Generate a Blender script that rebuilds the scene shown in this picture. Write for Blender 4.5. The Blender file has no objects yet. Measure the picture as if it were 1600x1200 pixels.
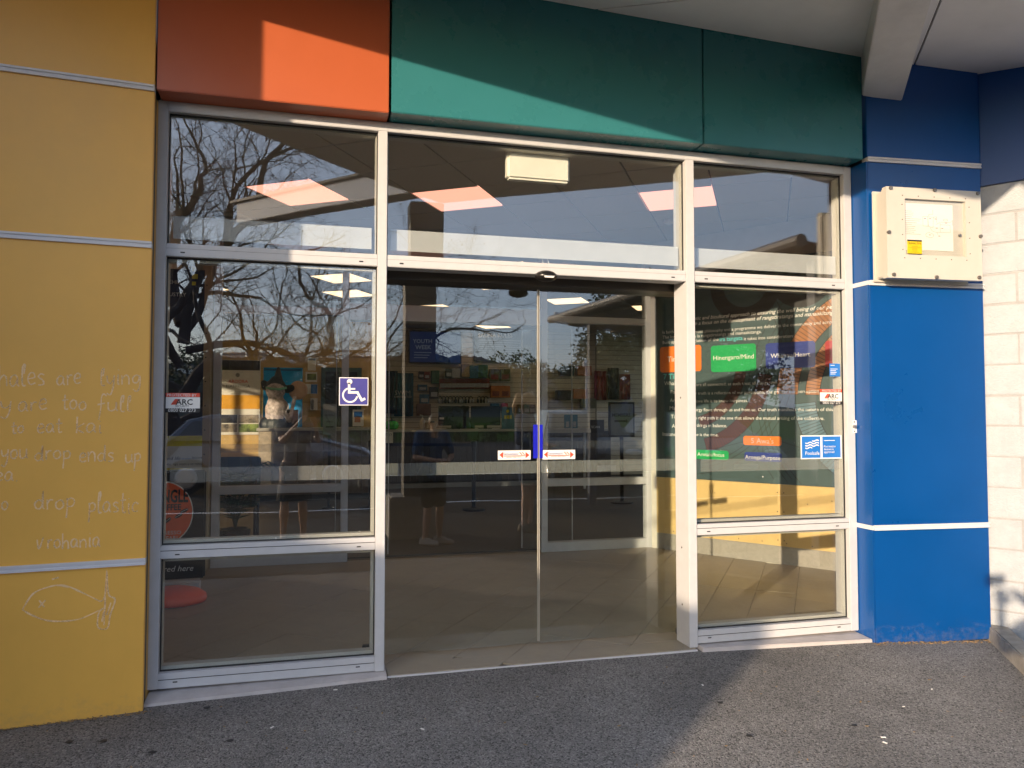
import bpy, bmesh, math, random
from mathutils import Vector, Matrix, Euler, noise
random.seed(7)
R = math.radians
scene = bpy.context.scene
COL = scene.collection
# ------------------------------------------------------------------ camera
F_PX, YAW, PITCH, ROLL = 1178.017, 0.25557, 0.03926, 0.00045
CAM = Vector((0.0, -4.2088, 1.45))
cy, sy, cp, sp = math.cos(YAW), math.sin(YAW), math.cos(PITCH), math.sin(PITCH)
FWD = Vector((sy*cp, cy*cp, sp)); RT = Vector((cy, -sy, 0)); UPV = RT.cross(FWD)
_r = RT*math.cos(ROLL)+UPV*math.sin(ROLL); _u = -RT*math.sin(ROLL)+UPV*math.cos(ROLL)
RT, UPV = _r, _u
cam = bpy.data.cameras.new('camera'); camo = bpy.data.objects.new('camera', cam); COL.objects.link(camo)
cam.sensor_fit = 'HORIZONTAL'; cam.sensor_width = 36; cam.lens = F_PX/1600*36
cam.clip_start = 0.05; cam.clip_end = 6000
camo.matrix_world = Matrix(((RT.x, UPV.x, -FWD.x, CAM.x), (RT.y, UPV.y, -FWD.y, CAM.y), (RT.z, UPV.z, -FWD.z, CAM.z), (0, 0, 0, 1)))
scene.camera = camo
# ------------------------------------------------------------------ sky, sun, exposure
SUN_AZ, SUN_EL = R(46.8), R(10.4)           # the light travels towards +X +Y
SUN_DIR = Vector((math.sin(SUN_AZ)*math.cos(SUN_EL), math.cos(SUN_AZ)*math.cos(SUN_EL), -math.sin(SUN_EL)))
w = bpy.data.worlds.new('World'); scene.world = w; w.use_nodes = True
nt = w.node_tree; bg = nt.nodes['Background']
sky = nt.nodes.new('ShaderNodeTexSky'); sky.sky_type = 'NISHITA'; sky.sun_disc = False
sky.sun_elevation = SUN_EL; sky.sun_rotation = R(180+46.8)
sky.air_density = 1.0; sky.dust_density = 1.8; sky.ozone_density = 2.5
# a thin even veil of high cloud over the clear sky
tc_ = nt.nodes.new('ShaderNodeTexCoord'); cn = nt.nodes.new('ShaderNodeTexNoise'); cn.inputs['Scale'].default_value = 1.6; cn.inputs['Detail'].default_value = 7; cn.inputs['Roughness'].default_value = .55
cmap = nt.nodes.new('ShaderNodeMapping'); cmap.inputs['Scale'].default_value = (1, 1, 4.5)
nt.links.new(tc_.outputs['Generated'], cmap.inputs[0]); nt.links.new(cmap.outputs[0], cn.inputs['Vector'])
crg = nt.nodes.new('ShaderNodeMapRange'); crg.inputs[1].default_value = .3; crg.inputs[2].default_value = .7; crg.inputs[3].default_value = .34; crg.inputs[4].default_value = .62
nt.links.new(cn.outputs[0], crg.inputs[0])
cmx = nt.nodes.new('ShaderNodeMixRGB'); cmx.inputs[2].default_value = (3.75, 4.3, 5.7, 1)
nt.links.new(crg.outputs[0], cmx.inputs[0]); nt.links.new(sky.outputs[0], cmx.inputs[1])
nt.links.new(cmx.outputs[0], bg.inputs[0]); bg.inputs[1].default_value = 0.15
sun = bpy.data.lights.new('sun', 'SUN'); suno = bpy.data.objects.new('sun', sun); COL.objects.link(suno)
sun.energy = 2.4; sun.angle = R(0.53); sun.color = (1.0, 0.77, 0.54)
suno.rotation_euler = SUN_DIR.to_track_quat('-Z', 'Y').to_euler()
vs = scene.view_settings; vs.view_transform = 'Standard'; vs.look = 'None'; vs.gamma = 1; vs.use_curve_mapping = False
vs.exposure = 1.6
scene.render.engine = 'CYCLES'
cyc = scene.cycles
cyc.max_bounces = 12; cyc.transparent_max_bounces = 32; cyc.glossy_bounces = 5; cyc.diffuse_bounces = 5
cyc.caustics_reflective = False; cyc.caustics_refractive = False; cyc.blur_glossy = 0.0
cyc.sample_clamp_indirect = 6.0
cyc.use_denoising = True
try: cyc.denoiser = 'OPENIMAGEDENOISE'
except Exception: pass

# ------------------------------------------------------------------ geometry helpers
def ray(px, py):
    return FWD + RT*((px-800)/F_PX) + UPV*((600-py)/F_PX)
def U(px, py, X=None, Y=None, Z=None):
    """point of the place, on a known plane, that the photograph shows at a pixel"""
    r = ray(px, py)
    if X is not None: t = (X-CAM.x)/r.x
    elif Y is not None: t = (Y-CAM.y)/r.y
    else: t = (Z-CAM.z)/r.z
    return CAM + r*t
def UP(px, py, P0, n):
    r = ray(px, py); return CAM + r*((P0-CAM).dot(n)/r.dot(n))
def MI(px, py, Yg=.05, Y=None, Z=None):
    """same for things the glass mirrors: the real point in front of the glass"""
    p = U(px, py, Y=2*Yg-Y) if Y is not None else U(px, py, Z=Z)
    p.y = 2*Yg-p.y; return p
class MB:
    def __init__(s): s.v = []; s.f = []
    def add(s, vs, fs):
        o = len(s.v); s.v += [Vector(v) for v in vs]; s.f += [[i+o for i in f] for f in fs]; return s
    def box(s, x0, x1, y0, y1, z0, z1):
        x0, x1 = sorted((x0, x1)); y0, y1 = sorted((y0, y1)); z0, z1 = sorted((z0, z1))
        return s.add([(x0,y0,z0),(x1,y0,z0),(x1,y1,z0),(x0,y1,z0),(x0,y0,z1),(x1,y0,z1),(x1,y1,z1),(x0,y1,z1)],
                     [(0,3,2,1),(4,5,6,7),(0,1,5,4),(1,2,6,5),(2,3,7,6),(3,0,4,7)])
    def prism(s, pts, d):
        """polygon of 3-D points extruded by vector d"""
        n = len(pts); d = Vector(d); pts = [Vector(p) for p in pts]
        nrm = Vector((0,0,0))
        for i in range(n): nrm += pts[i].cross(pts[(i+1) % n])
        if nrm.dot(d) > 0: pts = pts[::-1]
        return s.add(pts+[p+d for p in pts], [list(range(n)), list(range(2*n-1, n-1, -1))] + [(i, i+n, (i+1) % n+n, (i+1) % n) for i in range(n)])
    def tube(s, pts, rad, n=8, cap=True):
        pts = [Vector(p) for p in pts]; m = len(pts)
        if not isinstance(rad, (list, tuple)): rad = [rad]*m
        vs = []; prev = None
        for i, p in enumerate(pts):
            t = (pts[min(i+1, m-1)]-pts[max(i-1, 0)])
            t = t.normalized() if t.length > 1e-9 else Vector((0,0,1))
            if prev is None:
                a = t.orthogonal().normalized()
            else:
                a = prev - t*prev.dot(t)
                a = a.normalized() if a.length > 1e-6 else t.orthogonal().normalized()
            prev = a; b = t.cross(a)
            for k in range(n):
                q = 2*math.pi*k/n; vs.append(p+(a*math.cos(q)+b*math.sin(q))*rad[i])
        fs = [(i*n+k, i*n+(k+1) % n, (i+1)*n+(k+1) % n, (i+1)*n+k) for i in range(m-1) for k in range(n)]
        if cap: fs += [list(range(n-1, -1, -1)), list(range((m-1)*n, m*n))]
        return s.add(vs, fs)
    def ball(s, c, r, nu=12, nv=8):
        c = Vector(c); r = Vector(r) if hasattr(r, '__len__') else Vector((r, r, r)); vs = []; fs = []
        for j in range(1, nv):
            for i in range(nu):
                a, b = 2*math.pi*i/nu, math.pi*j/nv
                vs.append(c+Vector((r.x*math.cos(a)*math.sin(b), r.y*math.sin(a)*math.sin(b), r.z*math.cos(b))))
        vs += [c+Vector((0,0,r.z)), c-Vector((0,0,r.z))]; t = len(vs)-2
        for j in range(nv-2):
            for i in range(nu): fs.append((j*nu+i, (j+1)*nu+i, (j+1)*nu+(i+1) % nu, j*nu+(i+1) % nu))
        for i in range(nu):
            fs.append((t, i, (i+1) % nu)); fs.append((t+1, (nv-2)*nu+(i+1) % nu, (nv-2)*nu+i))
        return s.add(vs, fs)
    def lathe(s, prof, c=(0,0,0), n=20):
        c = Vector(c)
        return s.tube([c+Vector((0,0,z)) for r, z in prof], [max(r, 1e-4) for r, z in prof], n)
    def build(s, name, mat, parent=None, bevel=0.0, smooth=False, **kw):
        me = bpy.data.meshes.new(name); me.from_pydata([tuple(v) for v in s.v], [], s.f); me.update()
        if bevel > 0:
            bm = bmesh.new(); bm.from_mesh(me)
            bmesh.ops.bevel(bm, geom=[e for e in bm.edges if len(e.link_faces) == 2 and e.calc_face_angle(0) > .5], offset=bevel, segments=2, affect='EDGES', clamp_overlap=True)
            bm.to_mesh(me); bm.free()
        if smooth:
            for p in me.polygons: p.use_smooth = True
        return link(name, me, mat, parent, **kw)
def link(name, me, mat, parent=None, **kw):
    if mat is not None:
        me.materials.clear(); me.materials.append(mat)
    o = bpy.data.objects.new(name, me); COL.objects.link(o)
    if parent is not None:
        o.parent = parent; o.matrix_parent_inverse = inv_of(parent)
    for k, v in kw.items(): o[k] = v
    return o
def world_of(o):
    m = o.matrix_basis.copy() if o.parent is None else None
    if m is not None: return m
    return world_of(o.parent) @ o.matrix_parent_inverse @ o.matrix_basis
def inv_of(o): return world_of(o).inverted()
def thing(name, label, cat, loc=(0,0,0), group=None):
    o = bpy.data.objects.new(name, None); COL.objects.link(o); o.location = loc
    o.empty_display_size = .1
    o['label'] = label; o['category'] = cat
    if group: o['group'] = group
    return o
def tag(o, label, cat, group=None):
    o['label'] = label; o['category'] = cat
    if group: o['group'] = group
    return o
def dup(root, loc, label=None, rotz=None, scale=None):
    def rec(o, par):
        c = o.copy(); COL.objects.link(c)
        if par is not None: c.parent = par
        for ch in o.children: rec(ch, c)
        return c
    kids = list(root.children)
    r = root.copy(); COL.objects.link(r)
    for ch in kids: rec(ch, r)
    r.location = loc
    if rotz is not None: r.rotation_euler.z = rotz
    if scale is not None: r.scale = scale
    if label: r['label'] = label
    return r
def text(body, A, B, mat, parent, name='lettering', up=(0,0,1), out=None, shear=0.0, bold=0.0, height=None, depth=.0012):
    """flat print: the words run from A to B (baseline), standing along up"""
    A, B, up = Vector(A), Vector(B), Vector(up).normalized()
    cu = bpy.data.curves.new(name, 'FONT'); cu.body = body; cu.size = 1; cu.resolution_u = 2; cu.shear = shear; cu.offset = bold
    tmp = bpy.data.objects.new('tmp', cu); COL.objects.link(tmp)
    me = bpy.data.meshes.new_from_object(tmp); bpy.data.objects.remove(tmp); bpy.data.curves.remove(cu)
    if not me.vertices: return None
    x0 = min(v.co.x for v in me.vertices); x1 = max(v.co.x for v in me.vertices)
    k = (B-A).length/max(1e-6, x1-x0); d = (B-A).normalized(); up = (up-d*up.dot(d)).normalized()
    n = d.cross(up); ky = k if height is None else height/max(1e-6, max(v.co.y for v in me.vertices))
    for v in me.vertices: v.co = A + d*((v.co.x-x0)*k) + up*(v.co.y*ky) + n*depth
    me.name = name
    return link(name, me, mat, parent)
def quad_px(mb, pts, back):
    return mb.prism(pts, back)
# ------------------------------------------------------------------ materials
def mat_new(name):
    m = bpy.data.materials.new(name); m.use_nodes = True
    return m, m.node_tree.nodes, m.node_tree.links, m.node_tree.nodes['Principled BSDF']
_cache = {}
def pm(name, col, rough=.5, metal=0., var=.08, scale=6., bump=0., bscale=120., spec=.5, stain=0., coat=0., splash=0.):
    if name in _cache: return _cache[name]
    m, N, L, P = mat_new(name); _cache[name] = m
    P.inputs['Roughness'].default_value = rough; P.inputs['Metallic'].default_value = metal
    P.inputs['Specular IOR Level'].default_value = spec
    if coat: P.inputs['Coat Weight'].default_value = coat; P.inputs['Coat Roughness'].default_value = .1
    geo = N.new('ShaderNodeNewGeometry')
    nz = N.new('ShaderNodeTexNoise'); nz.inputs['Scale'].default_value = scale; nz.inputs['Detail'].default_value = 6; nz.inputs['Roughness'].default_value = .62
    L.new(geo.outputs['Position'], nz.inputs['Vector'])
    cr = N.new('ShaderNodeValToRGB'); e = cr.color_ramp.elements
    e[0].position = .3; e[1].position = .72
    e[0].color = (*[c*(1-var) for c in col], 1); e[1].color = (*[min(1, c*(1+var*.7)) for c in col], 1)
    L.new(nz.outputs[0], cr.inputs[0]); out = cr.outputs[0]
    if stain:
        n2 = N.new('ShaderNodeTexNoise'); n2.inputs['Scale'].default_value = 1.7; n2.inputs['Detail'].default_value = 8; n2.inputs['Roughness'].default_value = .75
        mp = N.new('ShaderNodeMapping'); mp.inputs['Scale'].default_value = (3, 3, .6)
        L.new(geo.outputs['Position'], mp.inputs[0]); L.new(mp.outputs[0], n2.inputs['Vector'])
        r2 = N.new('ShaderNodeValToRGB'); r2.color_ramp.elements[0].position = .52; r2.color_ramp.elements[1].position = .8
        r2.color_ramp.elements[0].color = (0,0,0,1); r2.color_ramp.elements[1].color = (stain, stain, stain, 1)
        L.new(n2.outputs[0], r2.inputs[0])
        mx = N.new('ShaderNodeMixRGB'); mx.inputs[2].default_value = (*[c*.45 for c in col], 1)
        L.new(r2.outputs[0], mx.inputs[0]); L.new(out, mx.inputs[1]); out = mx.outputs[0]
    if splash:      # dust and splashed dirt along the foot of the wall, and faint scuffs
        sx = N.new('ShaderNodeSeparateXYZ'); L.new(geo.outputs['Position'], sx.inputs[0])
        n4 = N.new('ShaderNodeTexNoise'); n4.inputs['Scale'].default_value = 26; n4.inputs['Detail'].default_value = 6; n4.inputs['Roughness'].default_value = .7; L.new(geo.outputs['Position'], n4.inputs['Vector'])
        mr = N.new('ShaderNodeMapRange'); mr.inputs[1].default_value = .02; mr.inputs[2].default_value = .22; mr.inputs[3].default_value = 1.1; mr.inputs[4].default_value = .45
        L.new(sx.outputs[2], mr.inputs[0])
        su = N.new('ShaderNodeMath'); su.operation = 'MULTIPLY'; L.new(n4.outputs[0], su.inputs[0]); L.new(mr.outputs[0], su.inputs[1])
        m5 = N.new('ShaderNodeMapRange'); m5.inputs[1].default_value = .44; m5.inputs[2].default_value = .75; m5.inputs[3].default_value = 0; m5.inputs[4].default_value = splash
        L.new(su.outputs[0], m5.inputs[0]); mx2 = N.new('ShaderNodeMixRGB'); mx2.inputs[2].default_value = (.22, .19, .15, 1)
        L.new(m5.outputs[0], mx2.inputs[0]); L.new(out, mx2.inputs[1]); out = mx2.outputs[0]
    L.new(out, P.inputs['Base Color'])
    rr = N.new('ShaderNodeMapRange'); rr.inputs[3].default_value = max(.02, rough-.08); rr.inputs[4].default_value = min(1, rough+.08)
    L.new(nz.outputs[0], rr.inputs[0]); L.new(rr.outputs[0], P.inputs['Roughness'])
    if bump:
        nb = N.new('ShaderNodeTexNoise'); nb.inputs['Scale'].default_value = bscale; nb.inputs['Detail'].default_value = 4
        L.new(geo.outputs['Position'], nb.inputs['Vector'])
        b = N.new('ShaderNodeBump'); b.inputs['Strength'].default_value = bump; b.inputs['Distance'].default_value = .01
        L.new(nb.outputs[0], b.inputs['Height']); L.new(b.outputs[0], P.inputs['Normal'])
    return m
def emis(name, col, strength):
    m, N, L, P = mat_new(name)
    P.inputs['Base Color'].default_value = (*[c*.8 for c in col], 1); P.inputs['Emission Color'].default_value = (*col, 1)
    P.inputs['Emission Strength'].default_value = strength
    return m
def glass(name, tint, f0, k=1.0):
    """thin pane: mirror reflection by Schlick's law over a tinted see-through body"""
    m, N, L, P = mat_new(name); N.remove(P); out = N['Material Output']
    geo = N.new('ShaderNodeNewGeometry')
    dt = N.new('ShaderNodeVectorMath'); dt.operation = 'DOT_PRODUCT'
    L.new(geo.outputs['Normal'], dt.inputs[0]); L.new(geo.outputs['Incoming'], dt.inputs[1])
    ab = N.new('ShaderNodeMath'); ab.operation = 'ABSOLUTE'; L.new(dt.outputs['Value'], ab.inputs[0])
    om = N.new('ShaderNodeMath'); om.operation = 'SUBTRACT'; om.inputs[0].default_value = 1; L.new(ab.outputs[0], om.inputs[1])
    p5 = N.new('ShaderNodeMath'); p5.operation = 'POWER'; p5.inputs[1].default_value = 5; L.new(om.outputs[0], p5.inputs[0])
    ma = N.new('ShaderNodeMath'); ma.operation = 'MULTIPLY_ADD'; ma.inputs[1].default_value = 1-f0; ma.inputs[2].default_value = f0
    L.new(p5.outputs[0], ma.inputs[0])
    tr = N.new('ShaderNodeBsdfTransparent'); tr.inputs[0].default_value = (*tint, 1)
    gl = N.new('ShaderNodeBsdfGlossy'); gl.inputs['Roughness'].default_value = 0.0; gl.inputs[0].default_value = (1, 1, 1, 1)
    gn = N.new('ShaderNodeTexNoise'); gn.inputs['Scale'].default_value = 1.3; gn.inputs['Detail'].default_value = 1; L.new(geo.outputs['Position'], gn.inputs['Vector'])
    gb = N.new('ShaderNodeBump'); gb.inputs['Strength'].default_value = .25; gb.inputs['Distance'].default_value = .004; L.new(gn.outputs[0], gb.inputs['Height']); L.new(gb.outputs[0], gl.inputs['Normal'])
    mx = N.new('ShaderNodeMixShader'); L.new(ma.outputs[0], mx.inputs[0]); L.new(tr.outputs[0], mx.inputs[1]); L.new(gl.outputs[0], mx.inputs[2])
    L.new(mx.outputs[0], out.inputs[0])
    return m
def film(name, col, cover):
    m, N, L, P = mat_new(name); N.remove(P); out = N['Material Output']
    tr = N.new('ShaderNodeBsdfTransparent'); df = N.new('ShaderNodeBsdfDiffuse'); df.inputs[0].default_value = (*col, 1)
    tl = N.new('ShaderNodeBsdfTranslucent'); tl.inputs[0].default_value = (*col, 1)
    m1 = N.new('ShaderNodeMixShader'); m1.inputs[0].default_value = .4; L.new(df.outputs[0], m1.inputs[1]); L.new(tl.outputs[0], m1.inputs[2])
    geo = N.new('ShaderNodeNewGeometry'); nz = N.new('ShaderNodeTexNoise'); nz.inputs['Scale'].default_value = 9; nz.inputs['Detail'].default_value = 5
    mp = N.new('ShaderNodeMapping'); mp.inputs['Scale'].default_value = (1, 1, 1)
    L.new(geo.outputs['Position'], mp.inputs[0]); L.new(mp.outputs[0], nz.inputs['Vector'])
    rg = N.new('ShaderNodeMapRange'); rg.inputs[1].default_value = .3; rg.inputs[2].default_value = .7; rg.inputs[3].default_value = cover*.95; rg.inputs[4].default_value = cover*1.05
    L.new(nz.outputs[0], rg.inputs[0])
    m2 = N.new('ShaderNodeMixShader'); L.new(rg.outputs[0], m2.inputs[0]); L.new(tr.outputs[0], m2.inputs[1]); L.new(m1.outputs[0], m2.inputs[2])
    L.new(m2.outputs[0], out.inputs[0])
    return m

M_alu = pm('powder_coated_aluminium', (.52, .525, .54), .42, 0., .05, 14, .03, 300)
M_alu_in = pm('inner_frame_aluminium', (.58, .60, .62), .42, 0., .05, 14)
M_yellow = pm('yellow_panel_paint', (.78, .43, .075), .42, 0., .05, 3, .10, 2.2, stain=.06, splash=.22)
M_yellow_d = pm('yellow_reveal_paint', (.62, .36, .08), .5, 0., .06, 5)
M_red = pm('rust_red_panel_paint', (.43, .10, .035), .36, 0., .05, 3, .10, 2.2, stain=.035, splash=.22)
M_teal = pm('teal_panel_paint', (.030, .175, .195), .28, 0., .05, 3, .10, 2.2, stain=.035, splash=.22)
M_blue = pm('blue_panel_paint', (.0, .062, .255), .30, 0., .06, 3, .10, 2.2, stain=.035, splash=.22)
M_trim = pm('pale_joint_trim', (.62, .62, .64), .45, 0., .05, 20)
M_block = pm('white_painted_block', (.385, .41, .44), .75, 0., .10, 9, .5, 90, stain=.2)
M_mortar = pm('painted_mortar', (.33, .335, .34), .85, 0., .12, 14, .4, 150)
M_sill = pm('painted_sill', (.50, .47, .46), .6, 0., .14, 9, .15, 120, stain=.35)
M_conc = pm('kerb_concrete', (.36, .33, .28), .85, 0., .25, 12, .6, 130, stain=.5)
M_soffit = pm('soffit_sheet', (.84, .83, .82), .6, 0., .05, 3, .03, 60, stain=.1)
M_beam = pm('beam_paint', (.72, .71, .70), .5, 0., .08, 6, .05, 80, stain=.2)
M_dark = pm('dark_joint', (.02, .02, .022), .6)
M_black = pm('black_plastic', (.012, .012, .013), .35)
M_rubber = pm('black_gasket', (.012, .012, .012), .6)
M_white = pm('white_print', (.78, .77, .74), .5, 0., .03)
M_cream = pm('cream_enclosure', (.52, .50, .45), .45, 0., .05, 5, .02, 200, stain=.06)
M_blackp = pm('black_print', (.02, .02, .022), .5)
M_redp = pm('red_print', (.70, .07, .03), .45)
M_bluep = pm('sticker_blue', (.02, .17, .55), .4)
M_navy = pm('navy_print', (.012, .014, .04), .5)
M_violet = pm('access_sign_blue', (.06, .055, .26), .4)
M_tape = pm('blue_tape', (.004, .006, .42), .45)
def chalk_mat():
    m, N, L, P = mat_new('chalk'); P.inputs['Base Color'].default_value = (.88, .62, .34, 1); P.inputs['Roughness'].default_value = .95
    geo = N.new('ShaderNodeNewGeometry'); nz = N.new('ShaderNodeTexNoise'); nz.inputs['Scale'].default_value = 260; nz.inputs['Detail'].default_value = 3
    n2 = N.new('ShaderNodeTexNoise'); n2.inputs['Scale'].default_value = 14
    L.new(geo.outputs['Position'], nz.inputs['Vector']); L.new(geo.outputs['Position'], n2.inputs['Vector'])
    ad = N.new('ShaderNodeMath'); ad.operation = 'ADD'; L.new(nz.outputs[0], ad.inputs[0]); L.new(n2.outputs[0], ad.inputs[1])
    rg = N.new('ShaderNodeMapRange'); rg.inputs[1].default_value = .62; rg.inputs[2].default_value = 1.05; rg.inputs[3].default_value = .12; rg.inputs[4].default_value = .95
    L.new(ad.outputs[0], rg.inputs[0]); L.new(rg.outputs[0], P.inputs['Alpha']); return m
M_chalk = chalk_mat()
M_lemon = pm('yellow_print', (.62, .52, .02), .5)
M_ply = pm('plywood_panel', (.66, .47, .19), .5, 0., .10, 4, .05, 40, stain=.1)
M_skirt = pm('grey_skirting_vinyl', (.33, .31, .27), .6, 0., .12, 30, .1, 200)
M_mural = pm('mural_board_green', (.048, .088, .095), .45, 0., .10, 3)
M_orange = pm('orange_print', (.80, .19, .015), .45)
M_green = pm('green_print', (.0, .36, .095), .45)
M_royal = pm('royal_blue_print', (.012, .035, .25), .45)
M_crim = pm('crimson_print', (.42, .03, .04), .45)
M_cyan = pm('cyan_print', (.10, .50, .50), .45)
M_copper = pm('copper_band_print', (.36, .15, .06), .5)
M_slate = pm('slate_blue_band_print', (.10, .19, .25), .5)
M_tile = pm('floor_tile', (.33, .285, .21), .42, 0., .14, 5, .05, 150, stain=.2)
M_grout = pm('tile_grout', (.20, .175, .13), .9)
M_floor_in = pm('shop_floor', (.085, .08, .075), .5, 0., .15, 6)
M_ceil = pm('ceiling_tile', (.50, .46, .40), .9, 0., .05, 30)
M_wall_in = pm('inner_wall_paint', (.60, .56, .48), .8)
M_timber = pm('timber_lining', (.60, .40, .15), .5, 0., .12, 5)
M_slat = pm('slatwall_board', (.66, .55, .38), .5, 0., .06, 8)
M_counter = pm('counter_laminate', (.18, .15, .13), .5, 0., .25, 18)
M_counter_t = pm('counter_top', (.45, .42, .36), .4)
M_skin = pm('skin', (.55, .33, .23), .5, 0., .06, 20)
GL_F = glass('window_glass', (.955, .97, .962), .078)
GL_D = glass('door_glass', (.93, .958, .943), .076)
GL_I = glass('inner_glass', (.965, .975, .97), .03)
FILM = film('frosted_film', (.78, .78, .76), .17)
FILM_T = film('frosted_film_wide', (.84, .86, .88), .62)

# ================================================================== SETTING
def asphalt():
    m, N, L, P = mat_new('asphalt')
    geo = N.new('ShaderNodeNewGeometry')
    vo = N.new('ShaderNodeTexVoronoi'); vo.inputs['Scale'].default_value = 150; vo.inputs['Randomness'].default_value = 1
    L.new(geo.outputs['Position'], vo.inputs['Vector'])
    sp_ = N.new('ShaderNodeSeparateColor'); L.new(vo.outputs['Color'], sp_.inputs[0])
    cr = N.new('ShaderNodeValToRGB'); cr.color_ramp.interpolation = 'LINEAR'; e = cr.color_ramp.elements
    e[0].position = 0; e[0].color = (.05, .05, .05, 1); e[1].position = 1; e[1].color = (.34, .33, .315, 1)
    for p, c in ((.18, (.115, .113, .11)), (.28, (.18, .176, .17)), (.80, (.225, .22, .212))):
        q = e.new(p); q.color = (*c, 1)
    L.new(sp_.outputs[0], cr.inputs[0])
    nz = N.new('ShaderNodeTexNoise'); nz.inputs['Scale'].default_value = .9; nz.inputs['Detail'].default_value = 9; nz.inputs['Roughness'].default_value = .7
    L.new(geo.outputs['Position'], nz.inputs['Vector'])
    r2 = N.new('ShaderNodeMapRange'); r2.inputs[1].default_value = .3; r2.inputs[2].default_value = .7; r2.inputs[3].default_value = .62; r2.inputs[4].default_value = 1.25
    L.new(nz.outputs[0], r2.inputs[0])
    mu = N.new('ShaderNodeVectorMath'); mu.operation = 'SCALE'; L.new(cr.outputs[0], mu.inputs[0]); L.new(r2.outputs[0], mu.inputs['Scale'])
    L.new(mu.outputs[0], P.inputs['Base Color']); P.inputs['Roughness'].default_value = .88
    n3 = N.new('ShaderNodeTexNoise'); n3.inputs['Scale'].default_value = 55; n3.inputs['Detail'].default_value = 5
    L.new(geo.outputs['Position'], n3.inputs['Vector'])
    ad = N.new('ShaderNodeMath'); ad.operation = 'ADD'; L.new(vo.outputs['Distance'], ad.inputs[0]); L.new(n3.outputs[0], ad.inputs[1])
    b = N.new('ShaderNodeBump'); b.inputs['Strength'].default_value = .7; b.inputs['Distance'].default_value = .012; b.invert = True
    L.new(ad.outputs[0], b.inputs['Height']); L.new(b.outputs[0], P.inputs['Normal'])
    return m
M_asph = asphalt()
GZ = -0.03
MB().add([(-1500,-1500,GZ-.05),(1500,-1500,GZ-.05),(1500,1500,GZ-.05),(-1500,1500,GZ-.05)], [(0,1,2,3)]).build('ground', pm('far_ground_grass', (.05, .07, .03), .95, 0., .3, .4, spec=0.), kind='structure')
def gz(x, y):
    ks = ((-1.6,-.008),(-.8,.004),(.38,.020),(1.24,.021),(2.2,.018),(3.0,.012),(3.5,.008),(4.3,-.022),(5,-.03))
    if x <= ks[0][0]: f = ks[0][1]
    elif x >= ks[-1][0]: f = ks[-1][1]
    else:
        for (a, fa_), (b, fb_) in zip(ks[:-1], ks[1:]):
            if a <= x <= b: f = fa_+(fb_-fa_)*(x-a)/(b-a)
    t = min(1, max(0, (-y-.05)/1.6)); t = t*t*(3-2*t)
    return f+(GZ-f)*t
gxs = [-60,-20,-8,-4]+[-3+.1*k for k in range(90)]+[6.5,10,20,60]; gys = [-34,-20,-10,-5,-3]+[-2.6+.1*k for k in range(27)]
gxs.sort(); mb = MB(); vs0 = []
gys = sorted(set(gys)|{-.1}); gys = [g for g in gys if g <= .001]
for y_ in gys:
    for x_ in gxs: vs0.append(Vector((x_, y_, gz(x_, y_)+(.0022*noise.noise(Vector((x_*2.3, y_*2.3, 0))) if -3 < x_ < 6 and y_ > -2.7 else 0))))
nx_ = len(gxs); mb.add(vs0, [(j*nx_+i, j*nx_+i+1, (j+1)*nx_+i+1, (j+1)*nx_+i) for j in range(len(gys)-1) for i in range(nx_-1)])
mb.build('asphalt_forecourt', M_asph, smooth=True, kind='structure')
gz2 = GZ-.03
MB().add([(-70,-120,gz2),(90,-120,gz2),(90,-34.0,gz2),(-70,-34.0,gz2)], [(0,1,2,3)]).build('grass_field', pm('field_grass', (.045, .085, .02), .95, 0., .35, 2, spec=0.), kind='structure')
M_park_shade = pm('shade_toned_asphalt', (.055, .052, .048), .9, 0., .3, 3, .5, 90, spec=.05)  # shade on the mirrored ground is put into this darker asphalt colour
MB().add([(-60,-33.9,GZ+.004),(60,-33.9,GZ+.004),(60,-2.95,GZ+.004),(-60,-2.95,GZ+.004)], [(0,1,2,3)]).build('shade_toned_car_park', M_park_shade, kind='structure')
for k, (ya, xa, xb) in enumerate(((-7.6, -14, 16), (-13.2, -20, 24))):
    MB().box(xa, xb, ya, ya-.1, GZ+.008, GZ+.012).build('painted_line', M_white, kind='structure')
# leaf litter and grit gathered at the foot of the walls, chips of paper on the asphalt
lit = MB(); rs = random.Random(3)
for k in range(420):
    t = rs.random(); 
    if k < 150: x, y = -1.6+.85*t, -.205+.04*t-rs.random()*.03
    elif k < 290: x, y = 3.4+.9*t, -.15-.06*t-rs.random()*.05
    else: x, y = -1.2+5*t, -.2-rs.random()*2.4
    a = rs.random()*6.28; s_ = rs.uniform(.004, .010); c = Vector((x, y, gz(x, y)+.004+rs.random()*.003))
    u_, v_ = Vector((math.cos(a), math.sin(a), .2))*s_, Vector((-math.sin(a), math.cos(a), .15))*s_*.5
    lit.prism([c-u_, c-v_, c+u_, c+v_], (0, 0, .002))
lit.build('leaf_litter', pm('litter', (.30, .20, .10), .9, 0., .4, 60), kind='stuff')
lit = MB()
for px, py in ((660,1148),(1380,1152),(1456,1081),(1383,1160),(425,1146),(524,1090),(1098,1080),(1412,1107)):
    c = U(px, py, Z=GZ+.01); c.z = gz(c.x, c.y)+.003; a = rs.random()*6.28; s_ = rs.uniform(.006, .012)
    u_, v_ = Vector((math.cos(a), math.sin(a), 0))*s_, Vector((-math.sin(a), math.cos(a), 0))*s_*.4
    lit.prism([c-u_-v_, c+u_-v_, c+u_+v_, c-u_+v_], (0, 0, .003))
lit.build('paper_scraps', M_white, kind='stuff')
gum = MB()
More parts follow.
